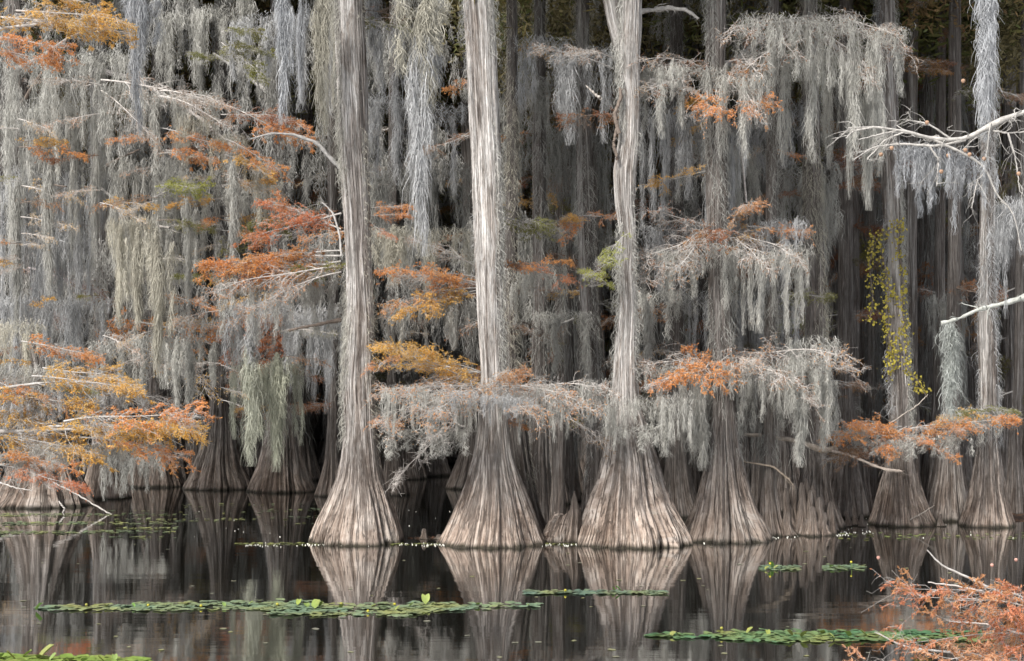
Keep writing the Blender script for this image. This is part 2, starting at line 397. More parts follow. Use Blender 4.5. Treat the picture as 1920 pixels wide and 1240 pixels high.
def moss_at(px, py, Y, wpx, lpx, colour=None, kind=None, dy=0):
    """a veil or rope of moss hanging from picture point px,py; width and length in photo pixels"""
    k = F/Y; L = lpx/k; w = wpx/k
    if kind == 'rope':
        me = rnd.choice(ROPES); sz = L/2.5; sx = max(.3, w/.42)
    else:
        i = rnd.randrange(5)+(0 if L < 1.1 else 5); me = VEILS[i]; sz = L/VEIL_L[i]; sx = w/1.25
        sx = max(.35, min(sx, 2.2)); sz = max(.35, min(sz, 2.2))
    col = colour or rnd.choice([MOSS_A, MOSS_A, MOSS_B, MOSS_C])
    f = rnd.uniform(.88, 1.1); col = tuple(c*f for c in col)
    o = link('moss_beard' if kind == 'rope' else 'moss_curtain', me, None, col)
    o.location = W(px, py, Y)+Vector((0, dy, 0)); o.scale = (sx*rnd.choice([-1, 1]), (sx+1)/2, sz); o.rotation_euler.z = rnd.uniform(-.35, .35)
    size = ('long' if lpx > 170 else 'short' if lpx < 75 else 'medium-length')
    tone = 'bluish grey' if col[2] > col[1]*1.02 else 'yellowish grey' if col[2] < col[1]*.85 else 'grey'
    if kind == 'rope': s = f'{size} {tone} moss beard {where(px, py)}'
    else: s = f'{size} {tone} moss curtain {where(px, py)}'
    tag(o, s, 'hanging moss', 'spanish moss hanging from the branches'); PENDING.append((o, s, px, py))
    return o

def moss_row(px0, py0, px1, py1, Y, lpx, n=None, colour=None, wpx=None, jy=10):
    L = abs(px1-px0); n = n or max(1, round(L/95)); w = (wpx or L/n*1.25)
    for i in range(n):
        t = (i+.5)/n; moss_at(lerp(px0, px1, t)+rnd.uniform(-8, 8), lerp(py0, py1, t)+rnd.uniform(-jy, jy), Y+rnd.uniform(-.3, .3), w, lpx*rnd.uniform(.7, 1.3), colour)

# ------------------------------------------------------------------ the hero trees
CROWNS = []
def crown_mesh(seed):
    rng = np.random.default_rng(seed); k = 18000
    # clumps spread in a tall ellipsoid, each a cloud of small blades
    nc = 90; c = unit(rng.normal(0, 1, (nc, 3)))*(rng.random((nc, 1))**.45)*np.array([3.3, 3.3, 5.5])
    i = rng.integers(0, nc, k); A = c[i]+rng.normal(0, 1, (k, 3))*np.array([.75, .75, .28])
    D = unit(rng.normal(0, 1, (k, 3))*np.array([1, 1, .5]))*rng.uniform(.12, .30, (k, 1)); s = np.linspace(0, 1, 3)[None, :, None]
    S = unit(np.cross(D, rng.normal(0, 1, (k, 3))))[:, None].repeat(3, 1)
    b = Bag(); b.add(strips(A[:, None]+D[:, None]*s, rng.uniform(.03, .075, (k, 1))*np.array([.4, 1, .2])[None], S))
    v, q = b.arrays(); v[:, 2] += 5.5
    return mesh_np('crown', v, q, M_NEEDLE)
CROWNS = [crown_mesh(300+i) for i in range(3)]

def tree(key, label, prof, Y=None, colour=(0, 1, 1), seed=1, top=17.0, na=200, nz=220, crown=True, ccol=(.10, .085, .03), species='bald_cypress', **kw):
    """prof: rows (photo y, left x, right x), the lowest one at the waterline"""
    prof = sorted(prof, key=lambda a: -a[0]); Y = Y or depth(prof[0][0]); k = F/Y
    y0 = prof[0]; base = W((y0[1]+y0[2])/2, y0[0], Y); base.z = 0
    z = []; cx = []; r = []
    for (py, xl, xr) in prof:
        z.append((y0[0]-py)/k); cx.append(((xl+xr)/2-960)/k-base.x); r.append((xr-xl)/2/k)
    r0 = r[0]; z = [-.5]+z; cx = [cx[0]]+cx; r = [r0*1.10]+r
    if top and z[-1] < top: z.append(top); cx.append(cx[-1]+(cx[-1]-cx[-2])*.5); r.append(r[-1]*.8)
    root = empty(species, base); tag(root, label, 'tree', 'bald cypress trees standing in the water')
    me, prof2 = trunk_mesh('trunk', z, cx, r, seed, na, nz, **kw)
    t = link('trunk', me, root, colour)
    if crown:
        c = link('crown', CROWNS[seed % 3], root, ccol); c.location = (cx[-1], 0, max(10.0, Y*.256+3.4)); c.rotation_euler.z = seed*1.3
    return dict(root=root, Y=Y, k=k, base=base, prof=prof2, trunk=t)
def trunk_coat(T, z0, z1, seed, n=1500, side=None, L=.3, col=MOSS_A, wd=.014):
    """moss clinging to the bark, as one part of the tree"""
    rng = np.random.default_rng(seed); Z, CX, R = T['prof']
    z = z0+(z1-z0)*rng.random(n); a = rng.uniform(PI, 2*PI, n) if side is None else (1.5*PI+side*PI/2*rng.uniform(.35, 1.0, n))
    pt = np.sin(z*1.7+seed)+np.sin(z*.6+a*2)+rng.normal(0, .5, n) > -.3; z = z[pt]; a = a[pt]; n = len(z)
    r = np.interp(z, Z, R)*rng.uniform(.97, 1.08, n)
    A = np.stack([np.interp(z, Z, CX)+r*np.cos(a), r*np.sin(a), z], -1)
    D = np.stack([np.cos(a), np.sin(a), 0*a], -1)
    v, q = fibres(A, rng.uniform(.3, 1.2, n)*L*.8, rng, wd*.62, .03, 5, D, .05)
    return link('moss_coat', mesh_np('moss_coat', v, q, M_MOSS), T['root'], col)

T1 = tree('T1', 'pale stripped trunk with flared butt, leftmost of the three big front cypresses',
          [(1016, 588, 750), (995, 594, 746), (970, 604, 739), (940, 617, 731), (900, 631, 718), (860, 640, 711), (800, 645, 704), (740, 642, 702), (700, 643, 700), (600, 650, 701), (500, 650, 696), (400, 645, 694), (300, 638, 692), (200, 634, 690), (100, 630, 686), (0, 626, 682)],
          colour=(.50, .85, .92), seed=11, twist=.07, na=260, nz=420, gnarl=.9)
T2 = tree('T2', 'straight pale trunk with broad flared butt, middle of the three big front cypresses',
          [(1019, 828, 1016), (1000, 838, 1008), (980, 847, 1002), (940, 863, 989), (900, 877, 975), (860, 887, 962), (800, 896, 953), (760, 900, 949), (700, 902, 946), (600, 896, 944), (500, 891, 942), (400, 888, 942), (300, 884, 940), (200, 879, 936), (100, 874, 931), (0, 869, 926)],
          colour=(.62, .9, .97), seed=12, twist=.02, na=260, nz=420, gnarl=.75, flutes=34)
T3 = tree('T3', 'forked pale trunk with the widest flared butt, rightmost of three big front cypresses',
          [(1019, 1083, 1284), (1000, 1090, 1278), (980, 1097, 1268), (940, 1110, 1250), (900, 1124, 1237), (860, 1133, 1227), (800, 1140, 1212), (760, 1143, 1200), (700, 1149, 1195), (640, 1153, 1194), (580, 1160, 1195), (500, 1157, 1190), (440, 1162, 1193), (380, 1153, 1190), (320, 1150, 1193), (260, 1160, 1199), (200, 1163, 1200), (130, 1159, 1199), (80, 1156, 1201), (0, 1160, 1203)],
          colour=(.58, .9, .92), seed=13, twist=.05, na=280, nz=420, gnarl=1.05, flutes=38, lobes=11)
T4 = tree('T4', 'dark fluted cypress whose upper trunk hides behind moss, right of the forked trunk',
          [(1012, 1286, 1440), (985, 1296, 1428), (960, 1304, 1416), (920, 1315, 1402), (870, 1325, 1392), (820, 1330, 1384), (740, 1334, 1378), (600, 1330, 1372), (400, 1325, 1365), (200, 1322, 1360), (0, 1325, 1360)],
          colour=(.1, .8, .68), seed=14, na=240, nz=300, gnarl=1.2, flutes=30)
T4b = tree('T4b', 'slimmer brown cypress pressed against the right side of the dark fluted one',
           [(1004, 1418, 1475), (970, 1420, 1464), (920, 1424, 1456), (850, 1428, 1454), (700, 1432, 1455), (400, 1436, 1456), (0, 1440, 1460)],
           colour=(.0, .8, .7), seed=15, na=140, nz=200, gnarl=1.2, flutes=18)
T6 = tree('T6', 'grey-brown cypress rising behind the cluster of knees',
          [(990, 1462, 1578), (960, 1486, 1566), (920, 1498, 1556), (860, 1506, 1552), (800, 1508, 1550), (700, 1510, 1550), (600, 1510, 1548), (500, 1508, 1546), (400, 1506, 1540), (200, 1504, 1536), (0, 1500, 1532)],
          colour=(.28, .8, .8), seed=16, na=160, nz=240, gnarl=1.1, flutes=26)
T7 = tree('T7', 'cypress with bell-shaped butt wrapped in yellow vine at right',
          [(984, 1634, 1748), (960, 1642, 1738), (930, 1650, 1728), (890, 1658, 1718), (850, 1664, 1712), (800, 1668, 1708), (740, 1666, 1706), (660, 1662, 1702), (560, 1660, 1696), (460, 1658, 1692), (300, 1652, 1688), (150, 1648, 1682), (0, 1642, 1676)],
          colour=(.35, .85, .9), seed=17, na=180, nz=260, gnarl=1.0, flutes=26)
T8 = tree('T8', 'tall grey cypress with fluted butt near the right edge',
          [(986, 1804, 1898), (960, 1812, 1890), (930, 1820, 1884), (890, 1826, 1878), (840, 1832, 1874), (780, 1836, 1872), (700, 1836, 1870), (600, 1834, 1866), (400, 1838, 1866), (200, 1840, 1866), (0, 1842, 1868)],
          colour=(.35, .75, .85), seed=18, na=180, nz=260, gnarl=1.1, flutes=26)
TL1 = tree('TL1', 'very broad low butt at the left edge under golden foliage',
           [(947, -14, 166), (925, 2, 156), (900, 14, 146), (870, 26, 134), (830, 36, 120), (780, 42, 108), (700, 44, 98), (500, 20, 62), (300, 18, 56), (0, 10, 50)],
           colour=(.1, .95, .62), seed=21, na=220, nz=220, gnarl=1.1, flutes=32)
TL2 = tree('TL2', 'narrow brown butt, second from the left edge, below grey moss',
           [(934, 152, 240), (915, 160, 236), (890, 166, 230), (850, 172, 224), (800, 176, 216), (700, 176, 212), (560, 176, 208), (400, 172, 204), (200, 170, 200), (0, 168, 198)],
           colour=(.45, .9, .9), seed=22, na=160, nz=200, flutes=24)
TL3 = tree('TL3', 'reddish brown butt standing on the dark waterline, third from the left edge',
           [(912, 238, 340), (895, 244, 334), (870, 252, 326), (830, 262, 318), (780, 270, 312), (700, 276, 308), (500, 280, 308), (0, 286, 312)],
           colour=(.0, 1, .62), seed=23, na=160, nz=160, flutes=22)
TL4 = tree('TL4', 'dark bell-shaped cypress butt isolated against the black water at left',
           [(916, 349, 470), (900, 356, 464), (875, 366, 452), (840, 378, 444), (800, 388, 438), (760, 394, 434), (700, 398, 430), (500, 402, 430), (0, 404, 430)],
           colour=(.0, .7, .60), seed=24, na=180, nz=180, flutes=28)
TL5 = tree('TL5', 'grey and brown butt with moss in front, left of the pale left main trunk',
           [(921, 471, 588), (900, 478, 580), (870, 488, 572), (830, 498, 564), (790, 504, 558), (740, 506, 552), (600, 508, 546), (0, 508, 540)],
           colour=(.2, .9, .75), seed=25, na=180, nz=180, flutes=26)
TL6 = tree('TL6', 'slim fluted butt peeking out left of the pale left main trunk',
           [(930, 592, 648), (900, 602, 642), (860, 610, 636), (800, 614, 634), (600, 616, 634), (0, 612, 630)],
           colour=(.1, .8, .7), seed=26, na=120, nz=160, flutes=18)
TL7 = tree('TL7', 'small dark butt just right of the pale left main trunk',
           [(928, 712, 766), (900, 718, 758), (850, 724, 750), (700, 726, 744), (0, 730, 748)], colour=(0, .6, .5), seed=27, na=110, nz=140, flutes=16)
TL8 = tree('TL8', 'dark leaning butt just left of the straight middle trunk',
           [(916, 836, 900), (890, 848, 900), (850, 862, 900), (800, 868, 896), (600, 872, 894), (0, 860, 884)], colour=(0, .6, .55), seed=28, na=110, nz=140, flutes=16)
TM1 = tree('TM1', 'brown trunk leaning close behind the right of the middle main trunk',
           [(1003, 960, 1030), (960, 962, 1012), (900, 956, 1000), (840, 948, 992), (780, 944, 984), (700, 942, 972), (600, 944, 968), (300, 950, 972), (0, 950, 970)],
           colour=(.1, .5, .7), seed=31, na=140, nz=200, flutes=20, Y=31.3)
TM2 = tree('TM2', 'dark grey trunk between the middle trunk and the hollow snag',
           [(985, 980, 1045), (930, 990, 1036), (860, 994, 1030), (760, 996, 1026), (500, 1000, 1024), (0, 1002, 1022)],
           colour=(.1, .5, .6), seed=32, na=120, nz=180, flutes=18)
TM3 = tree('TM3', 'mossy grey trunk rising behind and left of the forked trunk',
           [(985, 1088, 1160), (930, 1094, 1150), (860, 1100, 1140), (760, 1100, 1130), (600, 1090, 1120), (400, 1082, 1112), (200, 1080, 1106), (0, 1080, 1104)],
           colour=(.3, .5, .75), seed=33, na=120, nz=180, flutes=18)
TM4 = tree('TM4', 'shaded butt wedged between the forked trunk and the dark fluted one',
           [(970, 1238, 1318), (920, 1246, 1300), (860, 1250, 1290), (760, 1254, 1284), (0, 1256, 1280)],
           colour=(0, .4, .55), seed=34, na=120, nz=160, flutes=18)
HERO = [T1, T2, T3, T4, T4b, T6, T7, T8, TL1, TL2, TL3, TL4, TL5, TL6, TL7, TL8, TM1, TM2, TM3, TM4]
# the second stem of the forked trunk
z = [9.3, 9.7, 10.05, 10.6, 11.5, 14]
me, _ = trunk_mesh('fork_stem', z, [-.12, -.22, -.31, -.41, -.54, -.8], [.08, .13, .14, .14, .13, .11], 71, 90, 90, 5, 12, .8)
link('fork_stem', me, T3['root'], (.58, .9, .92))

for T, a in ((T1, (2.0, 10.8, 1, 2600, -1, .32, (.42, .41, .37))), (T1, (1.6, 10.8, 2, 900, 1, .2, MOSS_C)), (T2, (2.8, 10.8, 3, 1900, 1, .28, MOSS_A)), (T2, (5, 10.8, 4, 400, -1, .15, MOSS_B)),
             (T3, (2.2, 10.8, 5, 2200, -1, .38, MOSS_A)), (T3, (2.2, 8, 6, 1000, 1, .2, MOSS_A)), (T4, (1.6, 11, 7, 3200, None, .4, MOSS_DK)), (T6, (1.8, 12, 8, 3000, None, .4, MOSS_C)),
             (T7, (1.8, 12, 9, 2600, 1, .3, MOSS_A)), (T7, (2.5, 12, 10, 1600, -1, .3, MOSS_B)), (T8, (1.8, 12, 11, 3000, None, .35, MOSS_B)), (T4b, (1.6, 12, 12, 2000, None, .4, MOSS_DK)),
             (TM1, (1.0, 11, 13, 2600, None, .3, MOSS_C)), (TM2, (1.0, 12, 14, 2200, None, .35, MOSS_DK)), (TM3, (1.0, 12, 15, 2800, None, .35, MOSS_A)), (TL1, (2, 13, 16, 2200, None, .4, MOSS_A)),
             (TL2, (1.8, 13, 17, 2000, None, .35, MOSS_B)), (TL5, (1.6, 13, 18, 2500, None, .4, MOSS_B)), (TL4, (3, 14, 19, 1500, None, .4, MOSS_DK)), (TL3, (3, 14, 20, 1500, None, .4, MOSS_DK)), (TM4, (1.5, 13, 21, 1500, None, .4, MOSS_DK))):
    trunk_coat(T, a[0], a[1], a[2], a[3], a[4], a[5], a[6])

# ------------------------------------------------------------------ limbs drawn as tapered, bent tubes
def limb_pts(pts, Y, dY=0, n=26, seed=0, jit=.004):
    pts = np.array(pts, float); t = np.linspace(0, 1, len(pts)); tt = np.linspace(0, 1, n)
    x = np.interp(tt, t, pts[:, 0]); y = np.interp(tt, t, pts[:, 1])
    for _ in range(2):
        x = np.concatenate([x[:1], (x[:-2]+2*x[1:-1]+x[2:])/4, x[-1:]]); y = np.concatenate([y[:1], (y[:-2]+2*y[1:-1]+y[2:])/4, y[-1:]])
    rng = np.random.default_rng(seed+3)
    P = np.array([W(a, b, Y+dY*s) for a, b, s in zip(x, y, tt)]); return P+rng.normal(0, jit, P.shape)*Y/30
def limb(parent, pts, Y, r0, r1, col, dY=0, name='limb', seed=0, twigs=0, mat=None, tl=(.15, .5), wob=.15):
    """r0, r1 radii in photo pixels at depth Y"""
    P = limb_pts(pts, Y, dY, seed=seed)[None]; n = P.shape[1]; rng = np.random.default_rng(seed+9)
    r = (np.linspace(r0, r1, n)*Y/F)[None]*(1+wob*rng.normal(0, 1, (1, n)))
    b = Bag(); b.add(tubes(P, r, 8))
    if twigs:
        Q, t = side_twigs(rng, P, twigs, *tl, (.5, 1.2), .6, .3, 7, .3); b.add(tubes(Q, np.full((twigs, 1), .5*(r0+r1)*.28*Y/F+.002)*(1-.7*np.linspace(0, 1, 7))[None], 4))
        Q2, t = side_twigs(rng, Q, 3, tl[0]*.5, tl[1]*.6, (.5, 1.2), .6, .3, 5, .3); b.add(tubes(Q2, np.full((len(Q2), 1), .003)*(1-.6*np.linspace(0, 1, 5))[None], 3))
    v, q = b.arrays()
    if parent is not None: v = v-np.array(parent.location); o = link(name, mesh_np(name, v, q, M_TWIG, smooth=True), parent, col)
    else:
        loc = P[0, 0]; o = link(name, mesh_np(name, v-loc, q, M_TWIG, smooth=True), None, col); o.location = loc
    return o

def B(T, px0, py0, px1, py1, colour, kind='full', twig=GREY_TWIG, Y=None, d0=0, d1=-1.0, fol=True, **kw):
    Y = Y or T['Y']; return bough_at(T['root'], W(px0, py0, Y+d0), W(px1, py1, Y+d1), colour, kind, twig, fol=fol, **kw)

# --- left group: boughs of the leftmost trees reach to the right





B(TL2, 190, 620, 380, 650, GOLD, 'wiry', WHITE_TWIG, d1=-3, idx=0); B(TL2, 200, 600, 382, 590, ORANGE, d1=-3, fol=True, kind='sparse'); B(TL2, 190, 610, 90, 560, BROWN, 'wiry', GREY_TWIG, d1=-2)
B(TL2, 190, 740, 330, 700, BROWN, 'wiry', WHITE_TWIG, d1=-3); B(TL3, 290, 610, 380, 600, GOLD, d1=-2, idx=2)
B(TL1, 40, 500, 200, 530, BROWN, 'wiry', (.42, .36, .36), d1=-2); B(TL1, 40, 560, 140, 560, BROWN, 'wiry', (.42, .36, .36), d1=-2); 
TLX = tree('TLX', 'cypress standing just outside the left edge, its golden boughs reaching into the picture', [(1057, -330, -130), (1000, -300, -160), (930, -270, -185), (800, -255, -200), (400, -252, -204), (0, -250, -206)], colour=(.3, .9, .9), seed=41, na=90, nz=90, crown=False)
for j, (pts, r0) in enumerate((([(-220, 830), (-60, 812), (120, 806), (300, 796), (350, 790)], 5), ([(-220, 700), (-50, 735), (100, 715), (235, 720)], 4), ([(-220, 60), (-60, 60), (80, 45), (210, 30)], 5), ([(-220, 880), (-60, 870), (60, 872), (135, 880)], 3))):
    limb(TLX['root'], pts, TLX['Y'], r0, 1.2, GREY_TWIG, dY=26.2-TLX['Y'], seed=140+j, twigs=14, tl=(.3, .9))
for j, (a, b, c, d, y_, col) in enumerate(((-80, 800, 190, 815, 26.4, GOLD), (90, 800, 365, 778, 25.8, GOLD), (60, 812, 350, 795, 26.2, GOLD), (120, 790, 358, 772, 25.6, ORANGE), (-90, 760, 120, 770, 26.6, GOLD), (-60, 740, 150, 745, 26.6, GOLD), (60, 705, 265, 722, 26.2, GOLD), (80, 690, 250, 700, 26.6, GOLD), (-60, 700, 120, 725, 26.8, ORANGE), (150, 820, 340, 815, 26.1, ORANGE), (-40, 860, 120, 868, 26.1, ORANGE), (0, 872, 145, 882, 26.0, RED), (40, 640, 190, 660, 27.0, ORANGE))):
    bough_at(TLX['root'], W(a, b, y_), W(c, d, y_-.6), col, 'full', GREY_TWIG, idx=j % 6)
for j, (a, b, c, d, y_, col) in enumerate(((-60, 30, 150, 20, 26.2, GOLD), (30, 20, 240, 15, 25.8, GOLD), (60, 40, 235, 50, 26.0, GOLD), (-50, 70, 120, 60, 26.1, ORANGE), (40, 0, 180, -10, 26.0, GOLD), (-60, 90, 90, 100, 26.4, ORANGE))):
    bough_at(TLX['root'], W(a, b, y_), W(c, d, y_-.6), col, 'full', WHITE_TWIG, idx=j % 6)
# upper left

limb(TL1['root'], [(30, 130), (75, 110), (130, 70), (200, 40)], 39, 6, 1.5, (.26, .235, .22), seed=1, dY=-4, twigs=8)
limb(TL1['root'], [(30, 210), (80, 135), (100, 110), (128, 72)], 38.5, 4, 1.5, DARK_TWIG, seed=2, dY=-4)
limb(TL2['root'], [(178, 130), (250, 148), (310, 180), (380, 225), (430, 270), (475, 310)], 41.5, 5, 1.5, (.27, .25, .24), dY=-8, seed=3, twigs=16, tl=(.4, 1.1))
B(TL2, 190, 150, 410, 140, BROWN, 'wiry', WHITE_TWIG, Y=35, idx=1); B(TL2, 190, 170, 300, 240, BROWN, 'wiry', WHITE_TWIG, Y=35, idx=2); B(TL2, 190, 160, 60, 130, BROWN, 'wiry', WHITE_TWIG, Y=35, idx=3)
B(TL2, 300, 170, 420, 160, BROWN, 'wiry', WHITE_TWIG, Y=34, idx=0); B(TL2, 300, 180, 440, 200, BROWN, 'wiry', WHITE_TWIG, Y=34, idx=3)
B(TL5, 520, 225, 572, 235, ORANGE, Y=34.2); B(TL4, 415, 195, 575, 232, ORANGE, Y=34.2, idx=2); B(TL4, 415, 215, 540, 215, RUST, Y=34.2, idx=1); B(TL4, 420, 260, 525, 300, ORANGE, Y=34.2, idx=3); B(TL4, 420, 290, 500, 320, GOLD, Y=34.2, idx=4)
B(TL3, 300, 240, 410, 250, ORANGE, Y=34.8, idx=5); B(TL3, 290, 280, 400, 275, ORANGE, Y=35); B(TL3, 290, 260, 200, 250, ORANGE, Y=35, kind='sparse')
B(TL3, 290, 350, 370, 345, LIME, Y=35, idx=3); B(TL3, 290, 370, 380, 320, LIME, Y=35.3, idx=4)
B(TL4, 415, 430, 340, 420, OLIVE, Y=35.8); B(TL4, 415, 490, 480, 400, OLIVE, Y=35.8); B(TL4, 415, 520, 330, 500, OLIVE, Y=36); B(TL4, 400, 540, 440, 500, GOLD, Y=36)
B(TL4, 415, 80, 500, 130, OLIVE, Y=36, idx=1); B(TL4, 415, 110, 360, 90, OLIVE, Y=36, idx=2); B(TL4, 415, 60, 480, 50, OLIVE, Y=36, idx=3); B(TL4, 415, 90, 500, 90, OLIVE, Y=36.2, idx=4)
# orange mass left of T1
for (a, b, c, d, col, i) in ((640, 400, 470, 430, RED, 0), (640, 430, 500, 370, RED, 1), (640, 470, 450, 460, RUST, 3), (640, 480, 410, 495, ORANGE, 4), (640, 500, 420, 480, ORANGE, 5), (640, 490, 440, 520, ORANGE, 1)):
    B(T1, a, b, c, d, col, Y=32.5, d0=-1.8, d1=-.5, idx=i)
B(T1, 640, 500, 400, 515, PALEO, 'wiry', WHITE_TWIG, Y=31, d0=-.6, idx=0); B(T1, 640, 510, 430, 540, PALEO, 'wiry', WHITE_TWIG, Y=31.2, d0=-.8, idx=2)
B(TL5, 530, 600, 430, 600, RED, d1=-2, idx=0); B(TL5, 540, 620, 420, 640, RED, d1=-3, idx=1); B(TL5, 540, 640, 440, 690, RED, d1=-3, idx=2, kind='sparse'); B(TL5, 530, 590, 600, 605, ORANGE, d1=-2, idx=4, kind='sparse'); B(TL5, 530, 650, 410, 620, RED, d1=-3, kind='sparse', idx=1)
B(TL6, 625, 760, 550, 752, RUST, d1=-1, idx=3); B(TL6, 625, 755, 560, 760, RUST, d1=-1, idx=1); B(TL4, 420, 740, 370, 720, (.16, .13, .05), d1=-1, kind='sparse'); B(TL4, 420, 700, 460, 720, (.16, .13, .05), d1=-1, kind='sparse')
limb(T1['root'], [(650, 330), (622, 300), (595, 268), (550, 252), (510, 250), (465, 262)], 30.5, 4.6, 1.2, (.27, .265, .26), seed=5, twigs=9)
limb(T1['root'], [(640, 480), (637, 440), (625, 400), (603, 378)], 29.5, 2.2, 1.2, GREY_TWIG, seed=6)
limb(TL4['root'], [(500, 172), (460, 140), (400, 100)], 40, 4, 2.5, GREY_TWIG, seed=7)
limb(TL2['root'], [(178, 345), (230, 385), (288, 422), (318, 428)], 41.5, 3.4, 1.6, (.33, .31, .29), seed=8, twigs=6, dY=-6.5)
limb(TL2['root'], [(178, 325), (215, 302), (262, 280)], 41.5, 3.5, 1.2, DARK_TWIG, seed=9, dY=-6, twigs=4)
limb(TL1['root'], [(30, 335), (60, 342), (125, 350)], 39, 3.5, 1, DARK_TWIG, seed=10, dY=-3, twigs=4)
limb(T1['root'], [(640, 600), (590, 610), (540, 620)], 31.5, 4, 2, DARK_TWIG, seed=11)
limb(TL1['root'], [(100, 905), (150, 930), (190, 955), (226, 975)], 36.5, 1.5, 1.2, WHITE_TWIG, seed=12, twigs=2)
limb(TL1['root'], [(110, 940), (122, 955), (108, 972)], 37, 1.5, 1.2, WHITE_TWIG, seed=13)
limb(TL1['root'], [(0, 905), (30, 915), (60, 920)], 37.5, 1.5, 1, WHITE_TWIG, seed=14, twigs=3)

# --- T1 and T2 boughs
for (a, b, c, d, col, i) in ((695, 390, 772, 378, ORANGE, 0), (695, 405, 770, 400, ORANGE, 1), (695, 420, 740, 440, RED, 2)): B(T1, a, b, c, d, col, Y=29.9, d0=0, d1=-.4, idx=i)
for (a, b, c, d, col, i, k) in ((892, 530, 722, 495, ORANGE, 0, 'full'), (892, 545, 735, 570, GOLD, 1, 'full'), (892, 535, 800, 510, ORANGE, 2, 'full'), (892, 550, 790, 555, GOLD, 3, 'full'), (892, 520, 740, 480, BROWN, 2, 'wiry'), (892, 540, 710, 560, PALEO, 0, 'sparse'), (892, 500, 780, 430, BROWN, 1, 'wiry')):
    B(T2, a, b, c, d, col, k, Y=30.5, d1=-1, idx=i)
for (a, b, c, d, col, i) in ((940, 492, 1000, 498, ORANGE, 0), (940, 500, 1060, 480, ORANGE, 1), (980, 500, 1075, 520, RED, 2)): B(T2, a, b, c, d, col, 'sparse' if i else 'full', Y=30.3, d1=-.6, idx=i, twig=DARK_TWIG)
# the big skirt of grey twigs round T2
for j, (c, d, col, k, tw, dd) in enumerate(((712, 640, GOLD, 'full', GREY_TWIG, -.5), (735, 632, GOLD, 'sparse', GREY_TWIG, -1.5), (705, 700, PALEO, 'wiry', WHITE_TWIG, -1), (730, 735, PALEO, 'wiry', WHITE_TWIG, -2), (720, 760, BROWN, 'wiry', WHITE_TWIG, -1.2), (760, 705, PALEO, 'wiry', GREY_TWIG, -2.5), (800, 720, PALEO, 'wiry', GREY_TWIG, -3),
        (1135, 720, BROWN, 'wiry', WHITE_TWIG, -1), (1120, 690, BROWN, 'wiry', WHITE_TWIG, -1.8), (1100, 740, PALEO, 'wiry', GREY_TWIG, -2.2), (1060, 680, PALEO, 'wiry', GREY_TWIG, -2.5), (1000, 700, PALEO, 'wiry', GREY_TWIG, -3), (1140, 790, BROWN, 'wiry', WHITE_TWIG, -.8), (860, 720, PALEO, 'wiry', GREY_TWIG, -2.6), (950, 690, PALEO, 'sparse', GREY_TWIG, -2.4))):
    B(T2, 922+(6 if c > 920 else -12), 728, c, d, col, k, tw, Y=30, d0=-.3, d1=dd, idx=j % 4)
B(T2, 905, 745, 712, 862, BROWN, 'wiry', WHITE_TWIG, Y=30, d1=-.5, idx=1, fol=False); B(T2, 905, 720, 800, 800, BROWN, 'wiry', WHITE_TWIG, Y=30, d1=-2, idx=3, fol=False)
B(T2, 905, 700, 760, 650, GOLD, Y=30, d0=-.4, d1=-1.5, idx=2); B(T2, 905, 700, 730, 668, GOLD, Y=30, d0=-.4, d1=-.5, idx=4)
B(T1, 705, 790, 745, 790, ORANGE, 'sparse', Y=29.6); B(T1, 700, 700, 735, 660, ORANGE, 'sparse', Y=29.6)
# small things on T3
B(T3, 1150, 110, 1070, 70, BROWN, 'wiry', WHITE_TWIG, Y=30); B(T3, 1150, 130, 1010, 60, BROWN, 'wiry', GREY_TWIG, Y=30.5, idx=2)
limb(T3['root'], [(1160, 250), (1152, 215), (1165, 180), (1162, 165)], 29.3, 4, 2.5, DARK_TWIG, seed=21, twigs=2, tl=(.1, .3))
limb(T3['root'], [(1158, 300), (1150, 270), (1158, 235)], 29.3, 3, 3, DARK_TWIG, seed=22)
limb(T3['root'], [(1126, 185), (1110, 172), (1098, 160)], 29.6, 3, 1, (.45, .41, .37), seed=23)
limb(TM3['root'], [(1040, 632), (1050, 608), (1075, 598)], 34, 3, 2, GREY_TWIG, seed=24, twigs=3)
B(T3, 1150, 490, 1105, 500, LIME, 'sparse', Y=29.5, idx=2); B(T3, 1150, 540, 1095, 505, LIME, 'sparse', Y=29.7, idx=1); B(TM3, 1090, 400, 1050, 440, ORANGE, 'full', Y=33); B(TM3, 1090, 405, 1150, 400, ORANGE, 'sparse', Y=33); B(TM3, 1090, 420, 1060, 400, GOLD, Y=33)
B(TM2, 1010, 355, 1035, 372, GOLD, Y=36); B(TM2, 1010, 380, 950, 375, GOLD, Y=36); B(TM2, 1010, 330, 950, 330, RUST, Y=36); B(T3, 1190, 430, 1120, 480, LIME, 'sparse', Y=29.6, idx=3)

